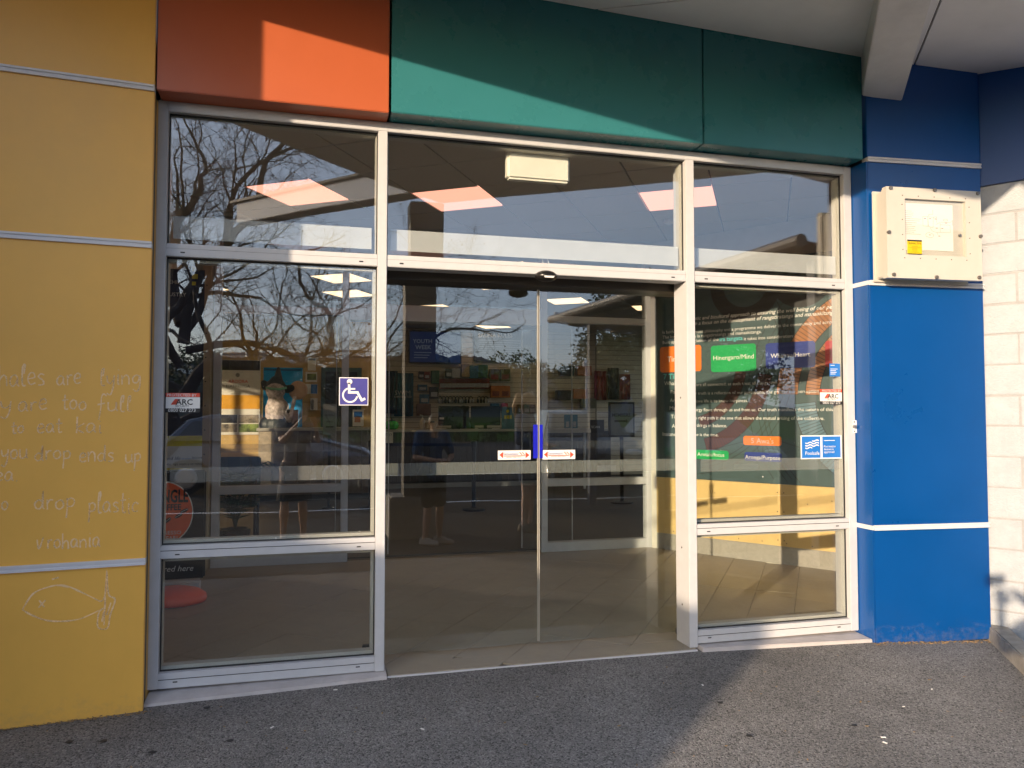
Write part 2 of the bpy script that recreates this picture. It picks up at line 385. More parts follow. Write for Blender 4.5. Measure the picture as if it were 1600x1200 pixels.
for px, py in ((324,1115),(162,1165),(108,1166),(360,1165),(238,1182),(215,1117),(1335,1135),(1125,1105),(1170,1152)):
    c = U(px, py, Z=GZ+.01); c.z = gz(c.x, c.y)+.003; n_ = 9
    gum.prism([c+Vector((math.cos(2*math.pi*i/n_)*rs.uniform(.012,.02), math.sin(2*math.pi*i/n_)*rs.uniform(.010,.016), 0)) for i in range(n_)], (0, 0, .002))
gum.build('chewing_gum_spots', M_dark, kind='stuff')

# ------------------------------------------------------------------ yellow panelled wall on the left (turns towards the street further left)
def wall_panels(parent, A, B, rows, mat, name='panel', thick=.05, gap=.012, back=.25):
    """flat panels between plan points A and B, their face towards -Y"""
    A, B = Vector((*A, 0)), Vector((*B, 0)); d = (B-A).normalized(); n = Vector((d.y, -d.x, 0))
    for z0, z1 in rows:
        p = [A+Vector((0,0,z0+gap)), B+Vector((0,0,z0+gap)), B+Vector((0,0,z1-gap)), A+Vector((0,0,z1-gap))]
        MB().prism(p, -n*thick).build(name, mat, parent, bevel=.003)
    p = [A-n*thick*1.02+Vector((0,0,rows[0][0])), B-n*thick*1.02+Vector((0,0,rows[0][0])), B-n*thick*1.02+Vector((0,0,rows[-1][1])), A-n*thick*1.02+Vector((0,0,rows[-1][1]))]
    MB().prism(p, -n*back).build('backing', M_dark, parent)
    return n
def trim_bar(parent, A, B, z, h=.032, proud=.012, depth=.06):
    A, B = Vector((*A, z)), Vector((*B, z)); d = (B-A).normalized(); n = Vector((d.y, -d.x, 0))
    up = Vector((0,0,1)); a = A+n*proud
    prof = [(-.5*h, 0), (-.5*h, 1), (-.16*h, 1), (-.16*h, .55), (.16*h, .55), (.16*h, 1), (.5*h, 1), (.5*h, 0)]
    pts = [A+n*(proud*q) + up*zz - n*(.0 if q else depth) for zz, q in prof]
    MB().prism(pts, B-A).build('joint_trim', M_trim, parent)
YA, YB = (-1.95, -.265), (-.795, -.15)
yw = thing('yellow_wall', 'yellow panelled wall left of the glazed entrance with chalk writing', 'wall', (-1.4, -.2, GZ))
rowsY = [(GZ+.015, .727), (.727, 2.288), (2.288, 3.08), (3.08, 4.3)]
nY = wall_panels(yw, YA, YB, rowsY, M_yellow)
for z in (.727, 2.288, 3.08): trim_bar(yw, YA, YB, z)
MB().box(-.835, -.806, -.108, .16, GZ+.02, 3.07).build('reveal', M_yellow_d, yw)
def onY(px, py): return UP(px, py, Vector((*YB, 0)), nY) + nY*.0015
# chalk handwriting: letters drawn as strokes, x-height 1
ST = {
 'a': (1.0, [[(.8,.75),(.55,1),(.2,.85),(.05,.4),(.25,.02),(.6,.2),(.8,.75),(.78,.2),(.95,0)]]),
 'c': (.8, [[(.75,.8),(.45,1),(.1,.6),(.2,.1),(.7,.12)]]),
 'd': (1.0, [[(.75,.8),(.4,.95),(.05,.5),(.3,.02),(.7,.3),(.85,1.9)],[(.85,1.9),(.8,.3),(.95,0)]]),
 'e': (.85, [[(.1,.5),(.7,.62),(.6,1),(.25,.95),(.05,.45),(.3,.02),(.78,.15)]]),
 'f': (.8, [[(.85,1.75),(.6,2),(.4,1.6),(.35,.5),(.15,-.9)],[(.05,.8),(.7,.95)]]),
 'g': (.95, [[(.8,.8),(.5,1),(.1,.7),(.2,.15),(.6,.2),(.82,.9),(.8,-.3),(.5,-.9),(.1,-.6)]]),
 'h': (.95, [[(.1,1.9),(.08,0)],[(.08,.5),(.45,1),(.75,.8),(.8,0)]]),
 'i': (.4, [[(.2,1),(.18,.1),(.35,0)],[(.22,1.4),(.26,1.46)]]),
 'k': (.85, [[(.15,1.8),(.08,0)],[(.8,1.05),(.12,.5),(.75,0)]]),
 'l': (.5, [[(.3,1.1),(.4,1.9),(.18,1.7),(.12,.3),(.3,0),(.45,.1)]]),
 'm': (1.3, [[(.05,1),(.08,0)],[(.08,.6),(.35,1),(.55,.8),(.58,0)],[(.58,.6),(.9,1),(1.1,.8),(1.15,0)]]),
 'n': (.95, [[(.05,1),(.08,0)],[(.08,.6),(.45,1),(.75,.75),(.78,0)]]),
 'o': (.9, [[(.45,1),(.1,.7),(.12,.2),(.45,0),(.78,.35),(.7,.85),(.45,1)]]),
 'p': (.9, [[(.1,1),(.12,.2),(.02,-1)],[(.1,.8),(.5,1),(.78,.7),(.6,.2),(.12,.15)]]),
 'r': (.7, [[(.1,1),(.12,0)],[(.12,.6),(.35,.95),(.65,.95)]]),
 's': (.75, [[(.68,.9),(.35,1),(.12,.75),(.55,.45),(.6,.12),(.1,.05)]]),
 't': (.7, [[(.35,1.7),(.3,.2),(.5,0),(.65,.1)],[(.02,1.05),(.7,1.12)]]),
 'u': (.95, [[(.08,1),(.1,.2),(.4,0),(.75,.3),(.8,1)],[(.8,1),(.8,.2),(.95,0)]]),
 'y': (.9, [[(.08,1),(.15,.4),(.45,.25),(.78,.6)],[(.82,1),(.7,-.2),(.4,-.9),(.05,-.7)]]),
 '.': (.4, [[(.15,.08),(.22,.02)]]),
 'A': (1.1, [[(0,1.1),(.22,0),(.75,1.35)]]),
}
def ribbon(mb, pts, wd, n):
    """a flat chalk line that follows pts"""
    L_, Rr = [], []
    for i, p in enumerate(pts):
        t = (pts[min(i+1, len(pts)-1)]-pts[max(i-1, 0)]).normalized(); s_ = n.cross(t)
        ww = wd*rs.uniform(.55, 1.25); L_.append(p+s_*ww); Rr.append(p-s_*ww)
    o = len(pts); mb.add(L_+Rr, [(i, i+1, o+i+1, o+i) for i in range(o-1)])
def smooth_line(pts, k=5):
    out = []
    for i in range(len(pts)-1):
        p0, p1, p2, p3 = pts[max(i-1,0)], pts[i], pts[i+1], pts[min(i+2, len(pts)-1)]
        for j in range(k):
            t = j/k
            out.append(tuple(.5*((2*p1[a])+(-p0[a]+p2[a])*t+(2*p0[a]-5*p1[a]+4*p2[a]-p3[a])*t*t+(-p0[a]+3*p1[a]-3*p2[a]+p3[a])*t**3) for a in range(2)))
    out.append(pts[-1]); return out
def chalk(word, x0, y0, x1, y1, xh, wd=.0034):
    mb = MB(); tot = sum(ST[c][0]+.12 for c in word); x = 0
    for c in word:
        adv, strokes = ST[c]; jy = rs.uniform(-.1, .1); js = rs.uniform(.9, 1.1)
        for s_ in strokes:
            pts = [onY(x0+(x1-x0)*((x+px)/tot), y0+(y1-y0)*((x+px)/tot)-(py*js+jy)*xh) for px, py in smooth_line(s_)]
            ribbon(mb, pts, wd, nY)
        x += adv+.12
    mb.build('chalk_word', M_chalk, yw)
K = 3.528
for wd_, a, b, c, d, xh in (('hales', -8, 150, 255, 148, 62), ('are', 312, 148, 455, 143, 55), ('lying', 552, 150, 785, 140, 52),
        ('y', 0, 290, 75, 290, 50), ('are', 100, 290, 270, 285, 52), ('too', 342, 284, 485, 280, 48), ('full', 535, 295, 735, 290, 48),
        ('to', 62, 412, 140, 408, 40), ('eat', 205, 408, 350, 402, 46), ('kai', 418, 410, 570, 405, 48),
        ('you', 5, 552, 160, 545, 48), ('drop', 190, 560, 400, 555, 48), ('ends', 437, 575, 635, 568, 50), ('up', 690, 578, 785, 572, 46),
        ('ea.', -25, 680, 110, 672, 46), ('o', 8, 836, 52, 836, 44), ('drop', 188, 832, 425, 828, 52), ('plastic', 488, 850, 770, 850, 58),
        ('Arohania', 205, 1050, 560, 1040, 50)):
    chalk(wd_, a/K, 560+b/K, c/K, 560+d/K, xh/K)
fish = MB(); K2 = 1.846
for st in ([(65,835),(95,790),(140,770),(185,765),(235,785),(290,812)], [(65,835),(90,850),(130,865),(175,869),(230,862),(285,838)],
           [(290,812),(303,795),(308,722),(313,790),(332,806),(318,850),(310,888),(283,886),(285,845),(300,830)], [(113,808),(128,828)], [(131,808),(111,830)], [(150,748),(170,742)], [(165,765),(200,770)],
           [(300,880),(304,800)], [(294,870),(300,840)], [(308,850),(320,815)]):
    ribbon(fish, [onY(x/K2, 500+y/K2) for x, y in smooth_line(st)], .0036, nY)
fish.build('chalk_fish', M_chalk, yw)

# unseen wing of the building, shaped so its end throws the left-hand shadow
wing = thing('unseen_wing_wall', 'tall unseen yellow wing wall shaped to throw the left-hand shadow', 'wall', (-2.1, -1, GZ))
pl = [(-1.958, -.275), (-2.10, -.95), (-2.09, -1.795)]
for a, b in zip(pl[:-1], pl[1:]):
    wall_panels(wing, b, a, [(GZ+.015, 1.6), (1.6, 3.2), (3.2, 5.4)], M_yellow, name='panel', back=.20)
MB().box(-2.40, -2.085, -1.83, -1.797, GZ, 5.4).build('end_panel', M_yellow, wing)
MB().box(-2.42, -1.95, -1.83, -.27, 5.405, 5.46).build('capping', M_trim, wing)
MB().box(-2.44, -2.365, -1.795, .12, GZ, 5.4).build('back_panel', M_yellow, wing)
# ------------------------------------------------------------------ fascia over the entrance
fa = thing('entrance_fascia', 'rust red and teal fascia panels above the glazed entrance', 'fascia', (1.3, -.13, 3.09))
FY = -.135
for x0, x1, z0, m in ((-.790, .374, 3.083, M_red), (.386, 2.262, 3.088, M_teal), (2.270, 3.405, 3.090, M_teal)):
    MB().box(x0, x1, FY, .02, z0, 4.25).build('panel', m, fa, bevel=.004)
MB().box(-.785, 3.40, .022, .25, 3.0875, 4.3).build('backing', M_dark, fa)
# ------------------------------------------------------------------ blue wall on the right, white block wall beyond
BA, BB = (3.435, -.135), (4.262, -.205)
bw = thing('blue_wall', 'blue panelled wall between the glazed entrance and the white block wall', 'wall', (3.85, -.17, GZ))
rowsB = [(GZ+.01, .728), (.728, 2.290), (2.290, 3.092), (3.092, 4.2)]
nB = wall_panels(bw, BA, BB, rowsB, M_blue)
for z in (.728, 2.290, 3.092): trim_bar(bw, BA, BB, z)
for z0, z1 in ((GZ+.01, .714), (.742, 2.276), (2.304, 3.078)):
    MB().prism([(3.424, .10, z0), (3.424, .10, z1), (3.424, -.136, z1), (3.424, -.136, z0)], (.008, 0, 0)).build('reveal_panel', M_blue, bw)
for z in (.728, 2.290):
    MB().box(3.419, 3.432, -.14, .10, z-.0135, z+.0135).build('joint_trim', M_trim, bw)
WD = Vector((.576, -.817, 0)).normalized()           # the block wall comes towards the street
WO = Vector((4.285, -.17, 0)); WN = Vector((-WD.y, WD.x, 0)); 
if WN.dot(CAM-WO) < 0: WN = -WN
blk = thing('block_wall', 'white painted concrete block wall at the far right', 'wall', tuple(WO+WD*1.2+Vector((0,0,GZ))))
bme = {}
for r_ in range(15):
    z0 = GZ+.0+r_*.2; off = .2 if r_ % 2 else 0.
    for c_ in range(-1, 9):
        a = max(0, c_*.4-off+.005); b = min(3.0, (c_+1)*.4-off-.005)
        if b-a < .03: continue
        key = round(b-a, 4)
        if key not in bme:
            mb = MB().box(0, key, -.09, 0, .004, .196)
            o = mb.build('block', M_block, blk, bevel=.005); bme[key] = o.data
        else:
            o = link('block', bme[key], None, blk)
        j = random.uniform(-.0025, .0025)
        W4 = Matrix(((WD.x, -WN.x*-1, 0, 0), (WD.y, -WN.y*-1, 0, 0), (0, 0, 1, 0), (0, 0, 0, 1)))
        W4.translation = WO+WD*a+WN*j+Vector((0, 0, z0))
        o.matrix_basis = W4 if o.parent is None else W4
        o.matrix_parent_inverse = inv_of(blk)
MB().prism([WO-WN*.006+Vector((0,0,GZ)), WO+WD*3.0-WN*.006+Vector((0,0,GZ)), WO+WD*3.0-WN*.006+Vector((0,0,2.97)), WO-WN*.006+Vector((0,0,2.97))], -WN*.15).build('mortar', M_mortar, blk)
up_ = thing('upper_blue_fascia', 'dark blue fascia panel over the white block wall', 'fascia', tuple(WO+Vector((0,0,2.98))))
MB().prism([WO+WN*.02+Vector((0,0,2.965)), WO+WN*.02+WD*3+Vector((0,0,2.965)), WO+WN*.02+WD*3+Vector((0,0,4.2)), WO+WN*.02+Vector((0,0,4.2))], -WN*.14).build('panel', M_blue, up_, bevel=.003)
# kerb along the block wall
ka, kb = U(1533, 992, Z=GZ), U(1608, 1068, Z=GZ); kd = (kb-ka).normalized(); kn = Vector((kd.y, -kd.x, 0))
if kn.x < 0: kn = -kn
kerb = MB(); kt = Vector((0,0,.105))
kerb.prism([ka, ka+kn*.012+kt, ka+kn*.12+kt, ka+kn*.12], kd*1.9)
tag(kerb.build('kerb', M_conc, bevel=.008), 'weathered concrete kerb at the foot of the white block wall', 'kerb')

# ------------------------------------------------------------------ sill and threshold
sl = thing('window_sill', 'painted sill ledge under the left glazed bay', 'sill', (-.2, -.07, GZ))
MB().prism([(-.804,-.105,GZ), (-.804,-.102,.016), (-.804,.14,.0485), (-.804,.14,GZ)], (1.195, .045, .021)).build('ledge', M_sill, sl, bevel=.004)
sl2 = thing('window_sill', 'painted sill ledge under the right glazed bay', 'sill', (2.9, -.07, GZ))
MB().prism([(2.272,-.060,GZ), (2.272,-.057,.040), (2.272,.14,.0485), (2.272,.14,GZ)], (1.15, -.065, -.012)).build('ledge', M_sill, sl2, bevel=.004)
# tiled floor of the vestibule, laid at an angle, running out as the door threshold
fl = thing('vestibule_floor', 'beige tiled floor of the entrance vestibule laid at an angle', 'floor', (1.3, 1.5, 0))
del fl['category'], fl['label']; fl['kind'] = 'structure'
MB().prism([(-1.2,.16,.018),(.395,.16,.018),(.395,-.02,.018),(2.25,-.02,.018),(2.25,.16,.018),(5.9,.16,.018),(5.9,3.45,.018),(-1.2,3.45,.018)], (0,0,-.06)).build('grout_bed', M_grout, fl)
MB().box(.396, 2.25, -.034, -.021, GZ, .026).build('threshold_strip', M_trim, fl)
def clip(poly, p, n):
    """keep the part of a plan polygon on the side of p that n points to"""
    out = []
    for i in range(len(poly)):
        a, b = poly[i], poly[(i+1) % len(poly)]
        da, db = (a-p).dot(n), (b-p).dot(n)
        if da >= 0: out.append(a)
        if (da > 0) != (db > 0) and abs(da-db) > 1e-9: out.append(a+(b-a)*(da/(da-db)))
    return out
ta = R(53.3); tu = Vector((math.cos(ta), math.sin(ta), 0)); tv = Vector((math.sin(ta), -math.cos(ta), 0))
W0 = Vector((3.522, 3.189, 0)); WE = Vector((.588, -.809, 0)).normalized(); WNI = Vector((-.809, -.588, 0)).normalized()
nt_ = 0
for i in range(-14, 16):
    for j in range(-6, 18):
        o = Vector((1.051, .022, 0))+tv*(i*.302)+tu*(j*.6)
        base = [o+tu*.0015+tv*.0015, o+tu*.5985+tv*.0015, o+tu*.5985+tv*.3005, o+tu*.0015+tv*.3005]
        for reg in ((Vector((-1.15,.165,0)), Vector((5.8,3.3,0)), 0), (Vector((.4,-.019,0)), Vector((2.246,.1645,0)), 1)):
            q = base
            for p, n in ((reg[0], Vector((1,0,0))), (reg[0], Vector((0,1,0))), (reg[1], Vector((-1,0,0))), (reg[1], Vector((0,-1,0)))):
                if q: q = clip(q, p, n)
            if q and not reg[2]: q = clip(q, W0+WNI*.02, WNI)
            if q and len(q) > 2:
                ar = sum((q[k].x*q[(k+1) % len(q)].y-q[(k+1) % len(q)].x*q[k].y) for k in range(len(q)))/2
                if abs(ar) < .004: continue
                dz = random.uniform(-.0012, .0012)
                MB().prism([p+Vector((0,0,.030+dz)) for p in q], (0,0,-.010)).build('tile', M_tile, fl); nt_ += 1

# ------------------------------------------------------------------ the glazed entrance: frame, panes, sliding doors
fr = thing('shopfront_frame', 'pale aluminium frame of the glazed entrance with fixed panes', 'window frame', (1.3, 0, .05))
XJ0, XJ1, XM1a, XM1b, XM2a, XM2b, XK0, XK1 = -.806, -.757, .328, .380, 2.214, 2.270, 3.362, 3.421
ZB, ZBt, ZR0, ZR1, ZT0, ZT1, ZH0, ZH1 = .05, .128, .705, .772, 2.268, 2.335, 3.030, 3.084
D1 = .115
def fbox(n, x0, x1, z0, z1, y0=0., y1=D1): return MB().box(x0, x1, y0, y1, z0, z1).build(n, M_alu, fr, bevel=.003)
fbox('jamb', XJ0, XJ1, ZB, ZH1); fbox('jamb', XK0, XK1, ZB, ZH1)
fbox('mullion', XM1a, XM1b, .048, ZH0, -.003, .17); fbox('mullion', XM2a, XM2b, .030, ZH0, -.003, .17)
fbox('head_rail', XJ1, XK0, ZH0, ZH1)
for x0, x1 in ((XJ1, XM1a), (XM1b, XM2a), (XM2b, XK0)): fbox('transom', x0, x1, ZT0, ZT1, .003)
for x0, x1 in ((XJ1, XM1a), (XM2b, XK0)):
    fbox('mid_rail', x0, x1, ZR0, ZR1, .003); fbox('bottom_rail', x0, x1, ZB, ZBt, .003)
    for z in (ZR0+.040, ZBt-.034): MB().box(x0+.001, x1-.001, .0015, .004, z, z+.003).build('groove', M_dark, fr)
for x0, x1 in ((XJ1, XM1a), (XM1b, XM2a), (XM2b, XK0)):
    MB().box(x0+.001, x1-.001, .0018, .004, ZT0+.040, ZT0+.0425).build('groove', pm('groove_grey', (.35,.35,.36), .6), fr)
    for xs in (x0+.07, x1-.10):
        MB().box(xs, xs+.022, .0012, .006, ZT0+.018, ZT0+.025).build('weep_slot', M_black, fr)
        if x0 != XM1b:
            for z in (ZR0+.018, ZB+.028): MB().box(xs, xs+.022, .0012, .006, z, z+.006).build('weep_slot', M_black, fr)
PY0, PY1 = .046, .056
panes = []
def pane(x0, x1, z0, z1):
    e = .004
    p = MB().box(x0+e, x1-e, PY0, PY1, z0+e, z1-e).build('pane', GL_F, fr)
    g = MB()   # black gasket round the pane and the glazing bead behind it
    for a, b, c, d in ((x0, x1, z0, z0+.007), (x0, x1, z1-.007, z1), (x0, x0+.006, z0+.007, z1-.007), (x1-.006, x1, z0+.007, z1-.007)):
        g.box(a+.0005, b-.0005, PY0-.010, PY0-.001, c+.0005, d-.0005)
    g.build('gasket', M_rubber, fr)
    g = MB(); s_ = .022 if z0 < 2.3 else .012
    for a, b, c, d in ((x0, x1, z0, z0+s_), (x0, x1, z1-s_, z1), (x0, x0+(s_ if x0 != XJ1 else .006), z0+s_, z1-s_), (x1-s_, x1, z0+s_, z1-s_)):
        g.box(a+.001, b-.001, PY1+.0015, D1-.004, c+.001, d-.001)
    g.build('glazing_bead', pm('bead', (.50, .48, .43), .45), fr)
for x0, x1 in ((XJ1, XM1a), (XM1b, XM2a), (XM2b, XK0)): pane(x0, x1, ZT1, ZH0)
for x0, x1 in ((XJ1, XM1a), (XM2b, XK0)):
    pane(x0, x1, ZR1, ZT0); pane(x0, x1, ZBt, ZR0)
for x0, x1 in ((XJ1, XM1a), (XM2b, XK0)): MB().box(x0+.03, x1-.026, PY1+.0003, PY1+.001, 1.088, 1.166).build('frosted_strip', FILM, fr)
for x0, x1, e in ((XJ1, XM1a, .03), (XM1b, XM2a, .026), (XM2b, XK0, .028)): MB().box(x0+.024, x1-e, PY1+.0003, PY1+.001, 2.372, 2.492).build('frosted_band', FILM_T, fr)
for z in (.27, .62, 2.75, 1.55):
    MB().tube([(2.2125, .09, z), (2.2145, .09, z)], .006, 10).build('screw', M_dark, fr)
sk = MB(); r9 = random.Random(9)
def speck(x, y, s_, Y):
    c = U(x, y, Y=Y); n_ = 6; a0 = r9.random()*6; sk.prism([c+Vector((math.cos(a0+q)*s_*r9.uniform(.5,1.2), -.0006, math.sin(a0+q)*s_*r9.uniform(.5,1.2))) for q in (0,1.05,2.1,3.14,4.2,5.24)], (0,-.0004,0))
for k in range(110): speck(r9.uniform(330,575), 405+abs(r9.gauss(0,1))*85 if r9.random() < .8 else r9.uniform(600,840), r9.uniform(.0008,.0026), PY0)
for k in range(40): speck(r9.uniform(1095,1310), r9.uniform(470,980), r9.uniform(.0007,.002), PY0)
speck(1192, 745, .006, PY0); speck(431, 841, .006, PY0)
sk.build('glass_specks', pm('dust_speck', (.62,.60,.55), .9), fr, kind='stuff')
# lock keeper on the right jamb
lk = thing('lock_keeper', 'small white lock plate with a grey barrel on the right door jamb', 'lock', (3.41, -.004, 1.36))
MB().box(3.398, 3.427, -.008, -.001, 1.325, 1.408).build('plate', M_white, lk, bevel=.002)
MB().tube([(3.404, -.009, 1.366), (3.404, -.024, 1.366)], [.012, .010], 12).build('barrel', pm('steel', (.35,.34,.33), .3, .9), lk)
for z in (1.336, 1.397): MB().tube([(3.404, -.008, z), (3.404, -.012, z)], .004, 8).build('screw', M_dark, lk)
# door header and sliding leaves
hd = thing('door_header', 'dark sliding door header box behind the transom', 'door header', (1.3, .3, 2.25))
MB().box(.36, 2.33, .20, .42, 2.235, 2.335).build('cover', pm('header_bronze', (.05, .045, .04), .4), hd, bevel=.004)
DY0, DY1 = .300, .311
def leaf(x0, x1, lab, hx):
    t = thing('sliding_door', lab, 'door', ((x0+x1)/2, .3, .04))
    MB().box(x0, x1, DY0, DY1, .040, 2.236).build('pane', GL_D, t)
    MB().box(x0+.004, x1-.004, DY1+.0004, DY1+.001, 1.080, 1.155).build('frosted_strip', FILM, t)
    ex = x1 if hx > 0 else x0
    MB().box(ex-.0015, ex+.0015, DY0-.002, DY1+.002, .05, 2.23).build('edge_seal', pm('edge_seal', (.45, .43, .38), .3), t)
    return t
dl = leaf(.345, 1.3445, 'left frameless glass sliding door leaf with blue tape at its edge', 1)
dr = leaf(1.3535, 2.335, 'right frameless glass sliding door leaf in front of the members sign', -1)
a, b = U(833, 663.5, Y=DY0), U(841, 716, Y=DY0)
MB().box(a.x, 1.3435, DY0-.0026, DY0-.0006, b.z, a.z).build('tape', M_tape, dl)
a, b = U(842, 663.5, Y=DY0), U(848, 716, Y=DY0)
MB().box(1.3545, b.x, DY0-.0026, DY0-.0006, b.z, a.z).build('tape', M_tape, dr)
tag(MB().box(2.262, 2.30, .235, .285, .032, .075).build('door_guide', M_black, bevel=.006), 'black floor guide at the foot of the right door jamb', 'door guide')
tag(MB().box(.27, .322, .13, .16, .132, .155).build('door_stop', M_black, bevel=.004), 'small black stop in the lower corner of the left bay', 'door stop')
# movement sensor and its cable
se = thing('door_sensor', 'black domed movement sensor on the transom over the doors', 'sensor', (1.39, 0, 2.28))
c = U(854, 431.5, Y=-.02); c.y = -.004
mb = MB(); n1, n2 = 20, 8
vs_ = []; 
for j in range(n2+1):
    b_ = math.pi/2*j/n2
    for i in range(n1):
        a_ = 2*math.pi*i/n1; kx = .068*math.cos(a_)*math.cos(b_); kz = (.036 if math.sin(a_) > 0 else .032)*math.sin(a_)*math.cos(b_)
        vs_.append(c+Vector((kx, -.062*math.sin(b_), kz)))
mb.add(vs_, [(j*n1+i, j*n1+(i+1) % n1, (j+1)*n1+(i+1) % n1, (j+1)*n1+i) for j in range(n2) for i in range(n1)] + [list(range(n1-1, -1, -1))])
mb.build('housing', pm('sensor_shell', (.012, .011, .011), .3), se, smooth=True)
mb = MB(); mb.prism([c+Vector((-.030,-.060,-.006)), c+Vector((.034,-.060,-.006)), c+Vector((.028,-.057,-.0165)), c+Vector((-.022,-.057,-.0165))], (0,-.006,0)); mb.build('label_plate', M_white, se)
cab = thing('sensor_cable', 'thin looped cable hanging inside above the door sensor', 'cable', (1.4, .08, 2.35))
pts = [U(x, y, Y=.085) for x, y in ((841,382),(843,385),(848,395),(855,404),(858,412),(856,418),(851,424))]
MB().tube([Vector(p) for p in pts], .0022, 6).build('cord', M_white, cab)
MB().tube([U(x, y, Y=.088) for x, y in ((841,382),(842,390),(846,402),(849,411))], .0014, 6).build('cord', M_white, cab)
MB().ball(U(841,381,Y=.083), .006).build('clip', M_dark, cab)

# ------------------------------------------------------------------ stickers on the glass
def px_plate(parent, name, mat, x0, y0, x1, y1, Y, th=.0012, layer=0):
    a, b = U(x0, y0, Y=Y), U(x1, y1, Y=Y)
    y = Y-.0006-.0009*layer
    return MB().box(a.x, b.x, y-th*.5, y, a.z, b.z).build(name, mat, parent)
def px_text(parent, s, mat, x0, y0, x1, y1, Y, layer=1, **kw):
    a, b = U(x0, y0, Y=Y), U(x1, y1, Y=Y); y = Y-.0006-.0009*layer
    a.y = b.y = y; b.z = a.z
    return text(s, a, b, mat, parent, **kw)
def security(x0, y0, x1, y1, Y, label):
    t = thing('security_sticker', label, 'sticker', tuple(U((x0+x1)/2, y1, Y=Y)), 'security stickers on the glass')
    W, H = x1-x0, y1-y0
    px_plate(t, 'band', M_redp, x0, y0, x1, y0+H*.21, Y); px_plate(t, 'panel', M_white, x0, y0+H*.21, x1, y0+H*.79, Y); px_plate(t, 'band', M_blackp, x0, y0+H*.79, x1, y1, Y)
    px_text(t, 'PROTECTED BY', M_white, x0+W*.09, y0+H*.17, x0+W*.91, y0+H*.17, Y)
    px_text(t, 'ARC', M_blackp, x0+W*.33, y0+H*.60, x0+W*.80, y0+H*.60, Y, bold=.02)
    for q in (0, .07):
        a, b = U(x0+W*(.19+q), y0+H*.60, Y=Y), U(x0+W*(.31+q), y0+H*.31, Y=Y)
        w_ = Vector((W*.0013*.11, 0, 0))*2; yy = Y-.0024
        MB().prism([Vector((a.x, yy, a.z)), Vector((a.x, yy, a.z))+w_, Vector((b.x, yy, b.z))+w_, Vector((b.x, yy, b.z))], (0,.0008,0)).build('slash', M_redp, t)
    px_text(t, 'SECURITY', M_blackp, x0+W*.32, y0+H*.73, x0+W*.70, y0+H*.73, Y)
    px_text(t, '0800 027 273', M_white, x0+W*.12, y0+H*.965, x0+W*.88, y0+H*.965, Y)
security(256, 614, 312.3, 644.5, PY0, 'red white and black security sticker on the far left pane')
security(1281, 608, 1316.6, 632, PY0, 'red white and black security sticker by the right jamb')
t = thing('access_sign', 'blue and white wheelchair access sticker on the left pane', 'sticker', tuple(U(552, 633, Y=PY0)))
px_plate(t, 'border', M_white, 530, 589.5, 575.3, 633.5, PY0); px_plate(t, 'panel', M_violet, 531.2, 590.8, 574.1, 632.3, PY0, layer=1)
yy = PY0-.0032; Kz = 5.714
def zz3(x, y): p = U(320+x/Kz, 540+y/Kz, Y=PY0); p.y = yy; return p
mb = MB(); cc = zz3(1293, 322); rr = (zz3(1317, 322)-cc).length
mb.prism([cc+Vector((math.cos(q*math.pi/10), 0, math.sin(q*math.pi/10)))*rr for q in range(20)], (0,.0012,0)); mb.build('head', M_white, t)
def bar(mb, P, Q, wd):
    d = (Q-P).normalized(); s_ = Vector((-d.z, 0, d.x))*wd; mb.prism([P-s_-d*wd*.4, Q-s_+d*wd*.4, Q+s_+d*wd*.4, P+s_-d*wd*.4], (0,.0012,0))
mb = MB(); wd = rr*.45
for i, (p, q) in enumerate((((1288,335),(1290,415)),((1282,418),(1368,418)),((1362,418),(1402,490)),((1398,490),(1428,474)),((1290,386),(1340,386)))):
    m_ = MB(); bar(m_, zz3(*p), zz3(*q), wd*(.7 if i == 4 else 1)); m_.v = [v+Vector((0,-.0002*i,0)) for v in m_.v]; mb.add(m_.v, m_.f)
mb.build('figure', M_white, t)
mb = MB(); c0 = zz3(1297, 442); r0 = (zz3(1368, 442)-c0).length
pr = []
for q in range(0, 25):
    an = R(105+q*10.2); pr.append(c0+Vector((math.cos(an), 0, math.sin(an)))*r0)
for q in range(24, -1, -1):
    an = R(105+q*10.2); pr.append(c0+Vector((math.cos(an), 0, math.sin(an)))*(r0*.78))
n_ = 25
for i in range(24): mb.prism([pr[i], pr[i+1], pr[2*n_-2-i], pr[2*n_-1-i]], (0,.0010,0))
mb.build('wheel', M_white, t)
